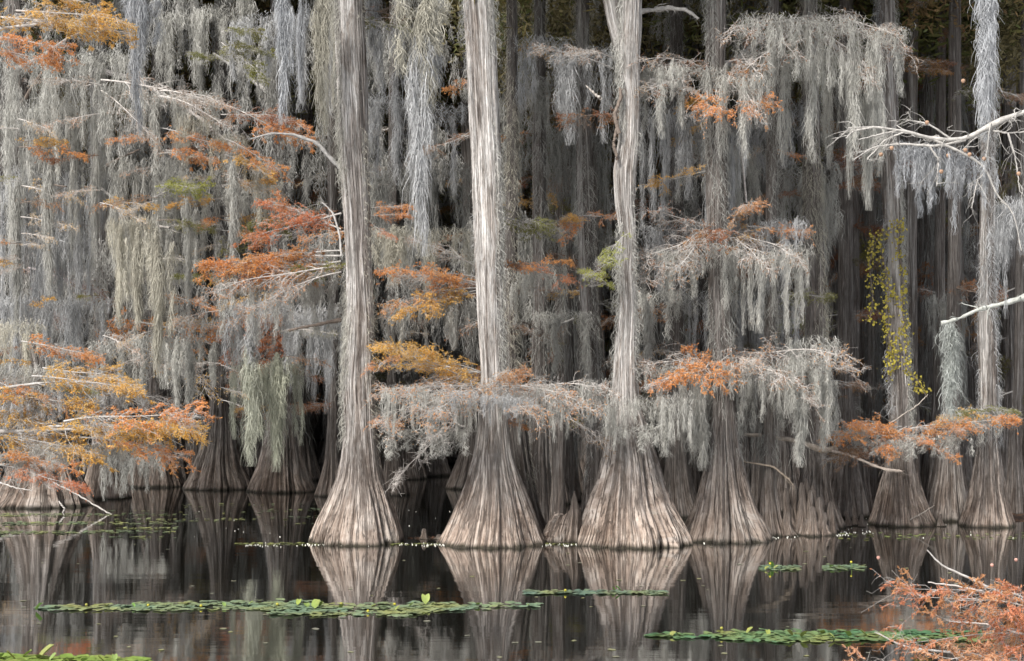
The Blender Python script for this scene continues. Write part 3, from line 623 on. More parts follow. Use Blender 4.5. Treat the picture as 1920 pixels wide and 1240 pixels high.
# --- right of T3: the three tiers of moss-laden boughs
def tier(T, x0, y0, ends, Y):
    for j, (c, d, col, k, tw, dd) in enumerate(ends): B(T, x0, y0, c, d, col, k, tw, Y=Y, d0=0, d1=dd, idx=j % 4)
tier(T4, 1345, 430, ((1205, 380, RUST, 'wiry', WHITE_TWIG, -1.5), (1215, 450, BROWN, 'wiry', WHITE_TWIG, -2), (1250, 480, BROWN, 'wiry', GREY_TWIG, -2.5), (1510, 400, ORANGE, 'sparse', GREY_TWIG, -1), (1500, 450, BROWN, 'wiry', WHITE_TWIG, -2), (1440, 470, BROWN, 'wiry', WHITE_TWIG, -2.6), (1400, 370, PALEO, 'sparse', GREY_TWIG, -2), (1300, 400, RUST, 'sparse', GREY_TWIG, -2.6), (1200, 500, BROWN, 'wiry', WHITE_TWIG, -1.8)), 31.5)
tier(T4, 1350, 670, ((1200, 700, ORANGE, 'full', GREY_TWIG, -1.5), (1215, 660, BROWN, 'wiry', WHITE_TWIG, -2), (1230, 690, ORANGE, 'sparse', GREY_TWIG, -2.5), (1605, 650, BROWN, 'wiry', WHITE_TWIG, -1), (1580, 620, PALEO, 'wiry', WHITE_TWIG, -2), (1500, 690, BROWN, 'wiry', WHITE_TWIG, -2.6), (1400, 640, PALEO, 'wiry', WHITE_TWIG, -2), (1550, 720, BROWN, 'wiry', WHITE_TWIG, -1.6), (1300, 660, ORANGE, 'full', GREY_TWIG, -2.8)), 31.3)
tier(T4, 1345, 120, ((1200, 90, RUST, 'wiry', WHITE_TWIG, -1.5), (1220, 150, BROWN, 'wiry', GREY_TWIG, -2), (1420, 200, ORANGE, 'sparse', GREY_TWIG, -2), (1310, 190, ORANGE, 'sparse', GREY_TWIG, -2), (1420, 160, BROWN, 'wiry', WHITE_TWIG, -2)), 31)
tier(T6, 1515, 40, ((1380, 30, BROWN, 'wiry', WHITE_TWIG, -2.5), (1400, 90, BROWN, 'wiry', WHITE_TWIG, -3), (1710, 60, BROWN, 'wiry', WHITE_TWIG, -2), (1690, 10, BROWN, 'wiry', WHITE_TWIG, -2.6), (1640, 100, BROWN, 'wiry', WHITE_TWIG, -2.2)), 32)
limb(T4['root'], [(1345, 200), (1290, 165), (1240, 152), (1198, 150)], 30.2, 3.5, 5, (.55, .52, .48), seed=31, twigs=4)
limb(T4['root'], [(1345, 130), (1385, 110), (1430, 70)], 32, 8, 5, GREY_TWIG, seed=32)
limb(T6['root'], [(1545, 70), (1590, 110), (1632, 160), (1640, 240)], 31.5, 5, 3, GREY_TWIG, seed=33, twigs=6)
limb(T3['root'], [(1200, 22), (1250, 15), (1285, 18), (1310, 35)], 30.4, 5, 3, GREY_TWIG, seed=34, twigs=5)
limb(T4['root'], [(1398, 190), (1390, 280), (1400, 380)], 31, 2, 2, WHITE_TWIG, seed=35)
limb(T6['root'], [(1395, 815), (1440, 818), (1500, 828), (1540, 845), (1570, 842)], 32.0, 3, 7, (.30, .26, .22), seed=36, twigs=3)
limb(T7['root'], [(1560, 845), (1600, 856), (1650, 878), (1690, 884)], 31.6, 2.5, 2.5, (.36, .31, .27), seed=37, twigs=5)
limb(T4['root'], [(1390, 865), (1450, 875), (1480, 900)], 31, 2, 1.5, (.3, .25, .2), seed=38, twigs=3)
limb(T7['root'], [(1705, 975), (1725, 965), (1752, 948)], 33.0, 1.2, .8, (.3, .27, .24), seed=39)
limb(T7['root'], [(1668, 795), (1720, 760), (1740, 740)], 32.6, 1.4, .8, (.3, .27, .24), seed=40)
for (a, b, c, d, col, i) in ((1690, 800, 1555, 800, ORANGE, 0), (1690, 810, 1600, 790, ORANGE, 1), (1690, 815, 1560, 830, BROWN, 2), (1700, 805, 1800, 790, ORANGE, 3), (1700, 820, 1790, 835, ORANGE, 4), (1700, 805, 1880, 765, ORANGE, 5), (1700, 800, 1640, 830, ORANGE, 3), (1700, 820, 1740, 810, ORANGE, 1)):
    B(T7, a, b, c, d, col, Y=33, d0=-.2, d1=-1.5, idx=i)
B(T8, 1850, 770, 1790, 760, OLIVE, Y=33.2); B(T8, 1850, 765, 1900, 765, OLIVE, Y=33.2); B(T8, 1855, 775, 1760, 780, GOLD, 'sparse', Y=33)
for (a, b, c, d, col, i) in ((1680, 120, 1790, 105, RUST, 0), (1680, 130, 1780, 125, (.42, .20, .05), 1), (1665, 150, 1600, 160, RUST, 2), (1680, 110, 1750, 100, (.42, .20, .05), 4), (1660, 310, 1560, 280, RUST, 3), (1660, 350, 1580, 335, RUST, 1), (1660, 300, 1600, 320, RUST, 5), (1660, 590, 1610, 590, RUST, 4)):
    B(T7, a, b, c, d, col, Y=35.5, idx=i)

# smaller sprays of leaves scattered through the upper picture, each on the trunk it grows from
r2 = random.Random(31)
for n in range(168):
    if n == 90: HERO = [t for t in HERO if t['base'].x < -3.2]
    T = r2.choice(HERO); Z, CX, Rr = T['prof']; zz = r2.uniform(2.2, 10.6); xw = T['base'].x+float(np.interp(zz, Z, CX)); py = HZ-(zz-H)*T['k']
    L = r2.uniform(.5, 1.5); sg = r2.choice([-1, 1]); px = 960+xw*T['k']
    left = px < 620
    col = r2.choice([ORANGE, GOLD, RUST, OLIVE, ORANGE, GOLD] if left else [ORANGE, RUST, OLIVE, GOLD, BROWN] if px < 1450 else [RUST, BROWN, OLIVE])
    if px > 1570 and r2.random() < .7: continue
    p0 = Vector((xw, T['Y']+.1, zz)); p1 = p0+Vector((sg*L, r2.uniform(.2, 1.2), r2.uniform(-.2, .25)))
    if left and T['Y'] > 36: q_ = r2.uniform(33.6, 35.5); p0 = W(px, py, q_+.6); p1 = W(px+sg*L*85, py+r2.uniform(-22, 22), q_)
    bough_at(T['root'], p0, p1, col, 'wiry' if n > 110 else r2.choice(['full', 'sparse', 'sparse', 'wiry']), WHITE_TWIG if n > 110 else r2.choice([GREY_TWIG, DARK_TWIG]))
# ------------------------------------------------------------------ moss on the boughs
for (a, b, c, d, Y, l, n, col) in (
    (-10, 848, 300, 832, 26.1, 62, 5, MOSS_A), (0, 738, 260, 738, 26.2, 60, 4, MOSS_B), (-10, 690, 120, 700, 26.8, 90, 2, MOSS_A), (170, 650, 380, 620, 36, 150, 3, MOSS_A), (0, 560, 200, 560, 36.5, 150, 3, MOSS_B), (0, 600, 70, 610, 35, 190, 1, MOSS_C),
    (10, 110, 240, 100, 36, 190, 3, MOSS_A), (0, 200, 200, 200, 36.5, 230, 3, MOSS_A), (0, 330, 190, 340, 37, 210, 3, MOSS_B), (180, 160, 420, 190, 35, 150, 3, MOSS_A), (170, 300, 400, 320, 36.5, 200, 3, MOSS_A), (0, 430, 160, 440, 37, 160, 2, MOSS_B),
    (340, 200, 520, 330, 34.5, 120, 3, MOSS_C), (410, 360, 520, 340, 37.5, 70, 2, MOSS_A), (200, 400, 290, 425, 35, 140, 2, MOSS_C), (190, 860, 300, 850, 36, 70, 2, MOSS_A),
    (420, 530, 640, 520, 31.5, 120, 3, MOSS_A), (430, 560, 620, 590, 34, 150, 2, MOSS_B), (435, 690, 560, 680, 35, 150, 2, (.42, .43, .36)), (540, 600, 640, 600, 36, 190, 2, MOSS_B),
    (720, 575, 885, 560, 30.5, 90, 3, MOSS_A), (945, 510, 1040, 505, 31, 90, 2, MOSS_A), (725, 735, 895, 740, 28.3, 92, 5, MOSS_A), (850, 735, 1000, 740, 27.6, 45, 3, MOSS_B), (730, 790, 870, 800, 29, 60, 1, MOSS_A), (950, 738, 1140, 718, 28.4, 78, 4, MOSS_A), (1010, 600, 1100, 590, 33, 120, 1, MOSS_A),
    (1140, 760, 1290, 740, 28.7, 90, 3, MOSS_A), (1140, 790, 1240, 800, 28.6, 60, 1, MOSS_A), (1205, 470, 1510, 470, 30, 150, 5, MOSS_A), (1215, 420, 1500, 420, 31, 130, 4, MOSS_B), (1200, 560, 1290, 550, 31.5, 110, 1, MOSS_A),
    (1220, 690, 1560, 680, 30, 140, 5, MOSS_A), (1300, 740, 1560, 700, 30.5, 120, 3, MOSS_A), (1480, 640, 1560, 650, 30, 220, 1, MOSS_A), (1290, 560, 1500, 560, 32, 160, 3, MOSS_B),
    (1390, 30, 1700, 50, 30, 130, 4, MOSS_A), (1380, 90, 1640, 110, 30.5, 150, 3, MOSS_A), (1200, 120, 1420, 140, 30, 150, 3, MOSS_A), (1200, 200, 1400, 230, 31, 200, 3, MOSS_B), (1280, 280, 1420, 280, 32, 160, 2, MOSS_A), (1540, 130, 1640, 200, 31.5, 190, 2, MOSS_A), (1400, 200, 1500, 210, 32, 160, 1, MOSS_B),
    (1560, 815, 1700, 820, 32, 45, 2, MOSS_A), (1700, 830, 1800, 820, 32, 35, 1, MOSS_A), (1800, 770, 1900, 770, 33, 80, 1, MOSS_A), (960, 60, 1150, 120, 31, 130, 2, MOSS_B), (950, 150, 1080, 160, 33, 160, 2, MOSS_DK),
    (440, 40, 620, 20, 36, 160, 2, MOSS_B), (690, 60, 780, 50, 34, 130, 1, MOSS_B), (700, 180, 870, 200, 34, 160, 2, MOSS_B), (700, 300, 880, 320, 35, 200, 2, MOSS_DK), (960, 250, 1140, 260, 35, 200, 2, MOSS_DK), (300, 20, 440, 10, 37, 120, 2, MOSS_A), (1740, 560, 1800, 540, 36, 200, 1, MOSS_DK),
    (700, 430, 880, 440, 33, 110, 2, MOSS_C), (960, 420, 1080, 430, 34, 180, 1, MOSS_A), (1450, 330, 1560, 300, 34, 200, 1, MOSS_A), (600, 20, 640, 30, 31, 170, 1, MOSS_C)):
    moss_row(a, b, c, d, Y, l, n, col)
# single long beards
for (px, py, Y, w, l, col) in ((797, -25, 26, 56, 240, MOSS_C), (790, 60, 26, 44, 430, MOSS_B), (812, -20, 26.4, 40, 190, MOSS_B), (530, -20, 28, 28, 260, MOSS_D), (562, -10, 30, 18, 210, MOSS_D), (258, -40, 27, 30, 300, MOSS_D), (262, -20, 27.5, 40, 150, MOSS_D), (297, 425, 33, 30, 290, MOSS_C),
        (256, 425, 34, 26, 200, MOSS_C), (225, 420, 35, 22, 200, MOSS_C), (353, 370, 34, 18, 200, MOSS_A), (439, 300, 33, 26, 200, MOSS_A), (470, 640, 34, 34, 240, (.43, .44, .37)), (515, 660, 34.5, 36, 230, (.43, .44, .36)), (330, 630, 34, 22, 140, MOSS_A), (355, 640, 34, 22, 130, MOSS_A),
        (605, -20, 29, 34, 280, MOSS_C), (1785, 600, 22, 42, 195, (.40, .42, .40)), (700, -20, 31, 30, 140, MOSS_B), (735, 420, 32, 34, 120, MOSS_C), (1300, 760, 30, 26, 90, MOSS_A), (1630, 160, 31, 26, 240, MOSS_A), (1852, -60, 20, 44, 300, MOSS_D), (1848, 120, 20.3, 30, 150, MOSS_D), (30, 330, 36, 26, 300, MOSS_A), (90, 300, 35.5, 26, 260, MOSS_A), (400, 640, 36, 18, 90, MOSS_A),
        (1215, 560, 30.5, 26, 150, MOSS_A), (1320, 790, 30, 22, 90, MOSS_A), (1500, 720, 30, 30, 160, MOSS_A), (1250, 760, 28.8, 24, 100, MOSS_A), (460, -20, 37, 30, 160, MOSS_A), (375, 30, 38, 20, 160, MOSS_A), (850, 560, 30, 18, 100, MOSS_A), (1545, 700, 30.4, 26, 150, MOSS_A)):
    moss_at(px, py, Y, w, l, col, 'rope')

# ------------------------------------------------------------------ background trees: three kinds copied through the wood
rng = np.random.default_rng(99)
PROT = []
for i in range(6):
    rb = .56+.12*(i % 3); rt = .19+.03*(i % 4)
    z = [-.5, 0, .4, 1.0, 1.8, 3, 6, 12, 22]; r = [rb*1.05, rb, rb*.85, rb*.62, rt*1.45, rt*1.15, rt, rt*.9, rt*.6]
    cx = [0, 0, 0, .02, .05, .06*(i-2), .10*(i-2), .16*(i-3), .2*(i-3)]
    PROT.append(trunk_mesh('trunk', z, cx, r, 400+i, 90, 120, 7+i % 3, 18+i, 1.1, .05)[0])
def coat_proto(seed, n=1600):
    g = np.random.default_rng(seed); z = g.uniform(1.6, 20, n); a = g.uniform(0, 2*PI, n); r = np.interp(z, [1.6, 3, 20], [.34, .26, .2])*g.uniform(.9, 1.15, n)
    A = np.stack([r*np.cos(a), r*np.sin(a), z], -1); v, q = fibres(A, g.uniform(.3, 1.2, n), g, .03, .05, 5, np.stack([np.cos(a), np.sin(a), 0*a], -1), .12)
    return mesh_np('moss_coat', v, q, M_MOSS)
COATS = [coat_proto(450+i) for i in range(3)]
spots = [(1598, 960), (1712, 965), (1748, 955), (1778, 975), (1905, 968), (1925, 960), (1728, 930), (1620, 940), (1568, 950), (1475, 960), (1400, 950), (1892, 945), (1820, 925), (1785, 935), (1960, 940), (-40, 915), (-20, 935),
         (112, 905), (206, 900), (322, 898), (440, 895), (560, 900), (680, 905), (760, 898), (800, 892), (960, 930), (1060, 925), (1130, 905), (1235, 925), (1310, 930), (1385, 915), (1520, 930), (1660, 925), (1690, 900), (1870, 905)]
spots = [(1425, 955), (1410, 940), (1585, 970), (1612, 948), (1640, 950), (1694, 955), (1722, 950), (1760, 962), (1795, 950), (1915, 955), (1000, 940), (1030, 945), (1070, 940), (1120, 930)]+spots
ring = list(spots)
for py in (886, 872, 858, 846, 836):
    for x in np.arange(-120, 2060, 92):
        ring.append((x+float(rng.uniform(-38, 38)), py+float(rng.uniform(-5, 5))))
BGT = []
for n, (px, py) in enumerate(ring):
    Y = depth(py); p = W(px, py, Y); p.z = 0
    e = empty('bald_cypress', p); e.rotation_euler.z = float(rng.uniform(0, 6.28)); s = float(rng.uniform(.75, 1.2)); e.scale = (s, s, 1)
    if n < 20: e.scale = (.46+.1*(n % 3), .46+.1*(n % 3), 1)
    dk = float(rng.uniform(.3, .58))+(.42 if n < 20 else .32 if (px > 1380 or 960 < px < 1150) and Y < 56 else 0); t = link('trunk', PROT[n % 6], e, (.15*float(rng.random()), .45, dk))  # trunk colour lowered to paint depth shade into the back rows
    if not (px > 1380 or 960 < px < 1150) or n % 4 == 0: c = link('moss_coat', COATS[n % 3], e, (.20, .20, .185) if n % 2 else (.25, .25, .24))  # same moss as in front, coloured darker to deepen the shaded background
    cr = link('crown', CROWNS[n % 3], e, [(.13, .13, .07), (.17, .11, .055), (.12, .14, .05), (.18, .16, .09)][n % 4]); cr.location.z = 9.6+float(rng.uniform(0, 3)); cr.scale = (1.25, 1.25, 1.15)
    nb = 5 if Y < 62 else 3
    for j in range(nb):
        zz = float(rng.uniform(2.5, 13)); a = float(rng.uniform(0, 6.28)); L = float(rng.uniform(1.2, 2.8))
        col = [RUST, OLIVE, BROWN, RUST, (.30, .14, .04), (.12, .12, .04)][int(rng.integers(0, 6))]
        q0 = p+Vector((0, 0, zz)); q1 = q0+Vector((math.cos(a)*L, math.sin(a)*L, float(rng.uniform(-.5, .2))))
        o = bough_at(e, q0, q1, col, ['full', 'sparse', 'wiry'][j % 3], DARK_TWIG if j % 2 else GREY_TWIG)
    far = 'a shadowed cypress deep in the flooded wood'
    s_ = ('slim grey cypress trunk ' if n < 20 else 'mossy background cypress trunk ')+'behind '+min(MARKS, key=lambda a: abs(a[0]-px))[1]+(', near row' if py > 915 else ', second row' if py > 890 else ', deep in the wood')
    tag(e, s_, 'tree', 'background cypresses deep in the swamp'); PENDING.append((e, s_, px, py)); BGT.append((e, p))

# far curtain of moss, one mass nobody could count
def moss_field(seed, n, xr, yr, Yr, Lr, dens, wd, fn=None, r=.1):
    g = np.random.default_rng(seed); b = Bag(); c = 0
    while c < n:
        px = g.uniform(*xr); py = g.uniform(*yr)
        if fn and not fn(px, py, g): continue
        Y = g.uniform(*Yr); w = W(px, py, Y); L = g.uniform(*Lr)*(1 if g.random() < .8 else 1.6)
        end = 800-60*g.random()                            # no tail hangs into the water
        if w.z-L < 1.6: L = max(.3, w.z-1.6)
        if w.z < 2: continue
        for k in range(3): b.add(tail(g, L*g.uniform(.5, 1), r*g.uniform(.7, 1.4), w.x+g.normal(0, .2), w.y+g.normal(0, .2), w.z+g.normal(0, .1), dens, wd))
        c += 1
    return b.arrays()
def fleft(px, py, g):
    lim = 640 if px < 650 else 560 if px < 900 else 520
    if py > lim: return False
    if 960 < px < 1150 and 150 < py < 640: return g.random() < .12
    if 700 < px < 900: return g.random() < .8
    return px < 1560 or g.random() < .07
v, q = moss_field(501, 560, (-60, 1980), (-120, 640), (36.5, 45), (.5, 1.7), .42, .019, fleft)
o = link('moss_curtains', mesh_np('moss_curtains', v, q, M_MOSS), None, (.40, .395, .375)); tag(o, 'grey curtains of Spanish moss filling the branches behind the front trees', 'hanging moss', kind='stuff')
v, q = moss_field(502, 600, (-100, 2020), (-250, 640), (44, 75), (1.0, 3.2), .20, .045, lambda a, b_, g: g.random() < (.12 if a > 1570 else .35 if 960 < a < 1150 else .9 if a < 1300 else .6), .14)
o = link('far_moss', mesh_np('far_moss', v, q, M_MOSS), None, (.28, .28, .27)); tag(o, 'grey moss with shade painted into its colour, hanging through the deep swamp forest', 'hanging moss', kind='stuff')  # colour set below the front moss, standing in for forest shade

# ------------------------------------------------------------------ the far wood as one thick mass
def far_wood():
    g = np.random.default_rng(61); b = Bag()
    n = 420; x = g.uniform(-75, 75, n); y = g.uniform(84, 100, n)
    P = np.zeros((n, 6, 3)); P[..., 0] = x[:, None]+g.normal(0, .15, (n, 6)); P[..., 1] = y[:, None]; P[..., 2] = np.array([-.3, .6, 1.5, 4, 14, 32])[None]
    r = g.uniform(.2, .42, (n, 1))*np.array([3, 2, 1.4, 1, .9, .6])[None]; b.add(tubes(P, r, 9))
    me = b.mesh('far_trunks', M_BARK); v, q = b.arrays(); ga = me.attributes.new('grain', 'FLOAT_VECTOR', 'POINT'); ga.data.foreach_set('vector', v.astype(np.float32).ravel()); return me
o = link('distant_woods', far_wood(), None, (.1, .5, .5)); tag(o, 'dark mass of trunks closing off the back of the swamp', 'woods', kind='stuff')
g = np.random.default_rng(62); k = 60000
A = np.stack([g.uniform(-80, 80, k), g.uniform(88, 103, k), g.uniform(4, 36, k)], -1); D = unit(g.normal(0, 1, (k, 3)))*g.uniform(.3, .8, (k, 1)); s = np.linspace(0, 1, 3)[None, :, None]
S = unit(np.cross(D, g.normal(0, 1, (k, 3))))[:, None].repeat(3, 1)
v, q = strips(A[:, None]+D[:, None]*s, g.uniform(.15, .4, (k, 1))*np.array([.4, 1, .2])[None], S)
o = link('far_foliage', mesh_np('far_foliage', v, q, M_NEEDLE), None, (.07, .06, .03)); tag(o, 'dull green and brown foliage of the farthest trees', 'foliage', kind='stuff')
# unseen wooded shore, added behind the camera to shut off the low sky
def opposite_shore():
    g = np.random.default_rng(64); nx, nz = 120, 14; b = Bag(); u = np.linspace(-110, 110, nx)
    for sgn in (1, -1):
        zz = np.linspace(-.5, 1, nz)[:, None]; top = 17+4*np.sin(u/9)+g.normal(0, 1.6, nx)
        Zq = np.where(zz < 0, zz, zz*top[None]); th = 5*np.sqrt(np.clip(1-np.clip(zz, 0, 1)**2, 0, 1))+.2
        V = np.stack([np.broadcast_to(u, Zq.shape)+g.normal(0, .4, Zq.shape), -48+sgn*th+g.normal(0, .5, Zq.shape), Zq], -1).reshape(-1, 3)
        i = np.arange(nz-1)[:, None]*nx+np.arange(nx-1)[None]; b.add((V, np.stack([i, i+1, i+nx+1, i+nx], -1).reshape(-1, 4)))
    return b.mesh('opposite_shore', M_NEEDLE)
o = link('sky_block_woods', opposite_shore(), None, (.09, .08, .04)); tag(o, 'unseen wooded shore added behind the camera to block low sky', 'woods', kind='stuff')
# made-up slope behind everything, added to close off sky in the gaps
nx, ny = 90, 12; xs = np.linspace(-140, 140, nx); ys = np.linspace(100, 135, ny); X, Yg = np.meshgrid(xs, ys)
Z = -1+44*sstep((Yg-100)/16)+g.normal(0, .8, X.shape); V = np.stack([X, Yg, Z], -1).reshape(-1, 3)
i = np.arange(ny-1)[:, None]*nx+np.arange(nx-1)[None]; q = np.stack([i, i+1, i+nx+1, i+nx], -1).reshape(-1, 4)
o = link('sky_backing', mesh_np('sky_backing', V, q, M_MUD), None); tag(o, kind='structure')

# ------------------------------------------------------------------ water, mud
V = [(-300, -70, 0), (300, -70, 0), (300, 140, 0), (-300, 140, 0)]
o = link('water', mesh_np('water', V, [(0, 1, 2, 3)], M_WATER)); tag(o, kind='structure')
def bank(name, outline_px, hgt, seed, n=60, m=16):
    """low island: rings from a wavy rim just under the water up to a lumpy top"""
    g = np.random.default_rng(seed); (x0, y0), (x1, y1) = outline_px
    Y0, Y1 = depth(y0), depth(y1); Ym = (Y0+Y1)/2; cxw = ((x0+x1)/2-960)*Ym/F; a = (x1-x0)/2*Ym/F; bb = abs(Y1-Y0)/2
    th = np.arange(n)/n*2*PI; V = []
    for k in range(m):
        s = 1-k/(m-1)*.985; w = 1+.12*np.sin(3*th+seed)+.07*np.sin(7*th+seed*2)+.03*np.sin(15*th)
        z = -.06+hgt*sstep((1-s)*2.2)+(g.normal(0, .025, n) if k > 1 else 0)
        V.append(np.stack([cxw+a*s*w*np.cos(th), Ym+bb*s*w*np.sin(th), z+0*th], -1))
    V = np.array(V).reshape(-1, 3); i = np.arange(m-1)[:, None]*n; k = np.arange(n)[None]; k2 = (k+1) % n
    q = np.stack([i+k, i+k2, i+n+k2, i+n+k], -1).reshape(-1, 4)
    o = link(name, mesh_np(name, V, q, M_MUD, smooth=True)); tag(o, kind='structure'); return o
bank('ground', ((1010, 1012), (1090, 1000)), .10, 3); bank('ground', ((1440, 1000), (1570, 985)), .12, 4); bank('ground', ((1560, 982), (2100, 940)), .13, 5); bank('ground', ((760, 1012), (830, 1007)), .05, 6)
bank('ground', ((1270, 1014), (1460, 1004)), .06, 7)

# ------------------------------------------------------------------ hollow snag and the knees
k = F/30.3
base = W(1052, 1006, 29.9); base.z = 0
sn = empty('hollow_snag', base); tag(sn, 'hollow broken snag with jagged ribs beside the forked trunk', 'dead tree')
me, _ = trunk_mesh('stump_shell', [-.3, 0, .2, .4, .58, .8], [0, 0, .0, .05, .12, .2], [.46, .42, .35, .29, .25, .17], 81, 140, 90, 7, 22, 2.0, jag=.62); link('stump_shell', me, sn, (.0, .9, 1.0))
me, _ = trunk_mesh('dead_stem', [-.2, .3, 1, 1.8, 2.6, 3.4], [-.12, -.08, -.06, -.05, -.03, .0], [.22, .17, .14, .125, .12, .05], 82, 90, 120, 5, 14, 1.3, jag=.12); o = link('dead_stem', me, sn, (.2, .6, .9)); o.location.y = .05
me, _ = trunk_mesh('jagged_spike', [-.2, 0, .3, .6, .85, 1.02], [.22, .22, .24, .26, .25, .25], [.2, .18, .14, .10, .055, .008], 83, 60, 70, 5, 10, 1.8); o = link('jagged_spike', me, sn, (.0, .9, 1.0)); o.location.y = -.30
KNEE = []
for i in range(5):
    KNEE.append(trunk_mesh('knee', [-.15, 0, .25, .5, .75, .9, 1.0], [0, 0, .02, .03, .01*(i-2), .015*(i-2), .015*(i-2)], [.19, .155, .115, .09, .078, .066, .03], 90+i, 56, 60, 5, 11, 2.2)[0])
def knee(px, py, hp, wpx, shade=.95):
    Y = depth(py) if py > 1002 else 31.2+(1000-py)*.08; p = W(px, py, Y); p.z = 0; kk = F/Y
    o = link('cypress_knee', rnd.choice(KNEE), None, (0, 1, shade)); o.location = p; o.scale = (wpx/kk/.30, wpx/kk/.30, hp/kk); o.rotation_euler = (rnd.uniform(-.06, .06), rnd.uniform(-.1, .1), rnd.uniform(0, 6))
    size = 'tall' if hp > 75 else 'short' if hp < 45 else 'middling'
    s = f'{size} tan cypress knee '+('in the big knee clump' if px > 1440 and px < 1580 else 'between left and middle main trunks' if px < 900 else 'near the vine-wrapped trunk')
    tag(o, s, 'cypress knee', 'cypress knees around the trunks'); PENDING.append((o, s, px, py))
for (a, b, h, w) in ((1462, 997, 62, 22), (1473, 999, 88, 22), (1486, 998, 60, 24), (1497, 999, 78, 20), (1508, 998, 98, 24), (1520, 999, 84, 22), (1530, 998, 92, 22), (1541, 996, 70, 24), (1552, 994, 58, 22), (1478, 1002, 46, 26), (1500, 1003, 44, 28), (1524, 1002, 56, 28), (1545, 1000, 44, 26), (1466, 1003, 34, 24), (1515, 1004, 32, 26), (1562, 990, 44, 20), (1455, 1003, 40, 26), (1490, 996, 96, 26), (1514, 997, 104, 22), (1535, 1000, 72, 26), (1556, 998, 62, 24),
                     (795, 1011, 20, 17), (822, 1011, 9, 18), (1590, 975, 30, 14), (1603, 972, 36, 14), (1616, 976, 24, 12), (1575, 978, 20, 12), (1765, 975, 24, 14)):
    knee(a, b, h, w)

# ------------------------------------------------------------------ yellow vine on T7
g = np.random.default_rng(71); Y = T7['Y']-.35
STR = [[(1690, 420), (1682, 470), (1697, 520), (1690, 580), (1702, 640), (1698, 690), (1722, 715), (1738, 745)], [(1640, 440), (1630, 500), (1637, 560), (1631, 605)], [(1652, 465), (1668, 540), (1660, 600), (1672, 660), (1666, 715)], [(1645, 520), (1672, 545), (1692, 565)], [(1690, 420), (1655, 440), (1628, 470)], [(1700, 600), (1680, 640), (1676, 700)]]
pts = []
for st, cn in zip(STR, (330, 110, 190, 60, 60, 110)):
    L_ = limb_pts(st, Y, seed=3, n=60)
    ii = g.integers(0, 60, cn); ii = np.clip((ii//5)*5+g.normal(0, 1.3, cn).astype(int), 0, 59)
    pts.append(L_[ii]+np.stack([g.normal(0, .065, cn), g.uniform(-.1, .25, cn), g.normal(0, .07, cn)], -1))
pts = np.concatenate(pts); m = len(pts)
root = empty('climbing_vine', W(1675, 740, Y)); tag(root, 'yellow-leaved vine climbing the bell-shaped cypress at right', 'vine')
D = unit(g.normal(0, 1, (m, 3))+np.array([0, 0, -.9]))*g.uniform(.035, .08, (m, 1)); S = unit(np.cross(D, np.stack([g.normal(0, .5, m), -np.ones(m), g.normal(0, .5, m)], -1)))[:, None].repeat(4, 1)
v, q = strips(pts[:, None]+D[:, None]*np.linspace(0, 1, 4)[None, :, None], g.uniform(.035, .065, (m, 1))*np.array([.4, 1, .75, .1])[None], S)
link('leaves', mesh_np('leaves', v-np.array(root.location), q, M_NEEDLE), root, (.44, .38, .07))
b = Bag()
for pp in STR: b.add(tubes(limb_pts(pp, Y, seed=3)[None], np.full((1, 26), .008), 4))
v, q = b.arrays(); link('stem', mesh_np('stem', v-np.array(root.location), q, M_TWIG), root, DARK_TWIG)

# ------------------------------------------------------------------ near branches at right
def near_thing(name, label, cat, px, py, Y): r = empty(name, W(px, py, Y)); tag(r, label, cat); return r
TRX = tree('TRX', 'near cypress just outside the right edge, its bare lichened white branches reaching into the picture', [(1155, 2250, 2560), (1080, 2310, 2500), (980, 2340, 2470), (800, 2365, 2445), (400, 2370, 2440), (0, 2372, 2436)], Y=19.5, colour=(.3, .9, .9), seed=43, na=90, nz=90, crown=False)
R1 = TRX['root']
limb(R1, [(2405, 60), (2250, 120), (2100, 160), (1980, 193)], 19.3, 11, 6, (.38, .365, .345), dY=-2.3, seed=57, wob=.1)
limb(R1, [(2405, 480), (2250, 505), (2100, 520), (1980, 542)], 19.4, 9, 5.5, (.36, .37, .345), dY=2.1, seed=58, wob=.1)
limb(R1, [(1990, 190), (1900, 215), (1850, 240), (1810, 262), (1750, 262), (1700, 246), (1640, 238), (1590, 240)], 17, 6, 1.1, (.38, .365, .345), seed=51, wob=.16, twigs=14, tl=(.15, .6))
for i, p in enumerate(([(1810, 262), (1760, 275), (1690, 270), (1640, 275), (1600, 300)], [(1750, 262), (1790, 280), (1830, 300), (1850, 320), (1870, 370), (1900, 395), (1915, 470)], [(1850, 320), (1832, 340), (1822, 390)], [(1700, 246), (1660, 262), (1625, 300)], [(1640, 238), (1600, 246), (1585, 260)],
                       [(1860, 245), (1890, 250), (1950, 245)], [(1890, 250), (1905, 300), (1912, 360)], [(1740, 270), (1760, 300), (1757, 350)], [(1680, 246), (1650, 252), (1610, 262)], [(1790, 265), (1740, 232), (1700, 225)])):
    limb(R1, p, 17, 3.2 if i < 2 else 2.0, 1.0, (.38, .365, .345), seed=60+i, name='twig', wob=.12, twigs=6, tl=(.12, .42))
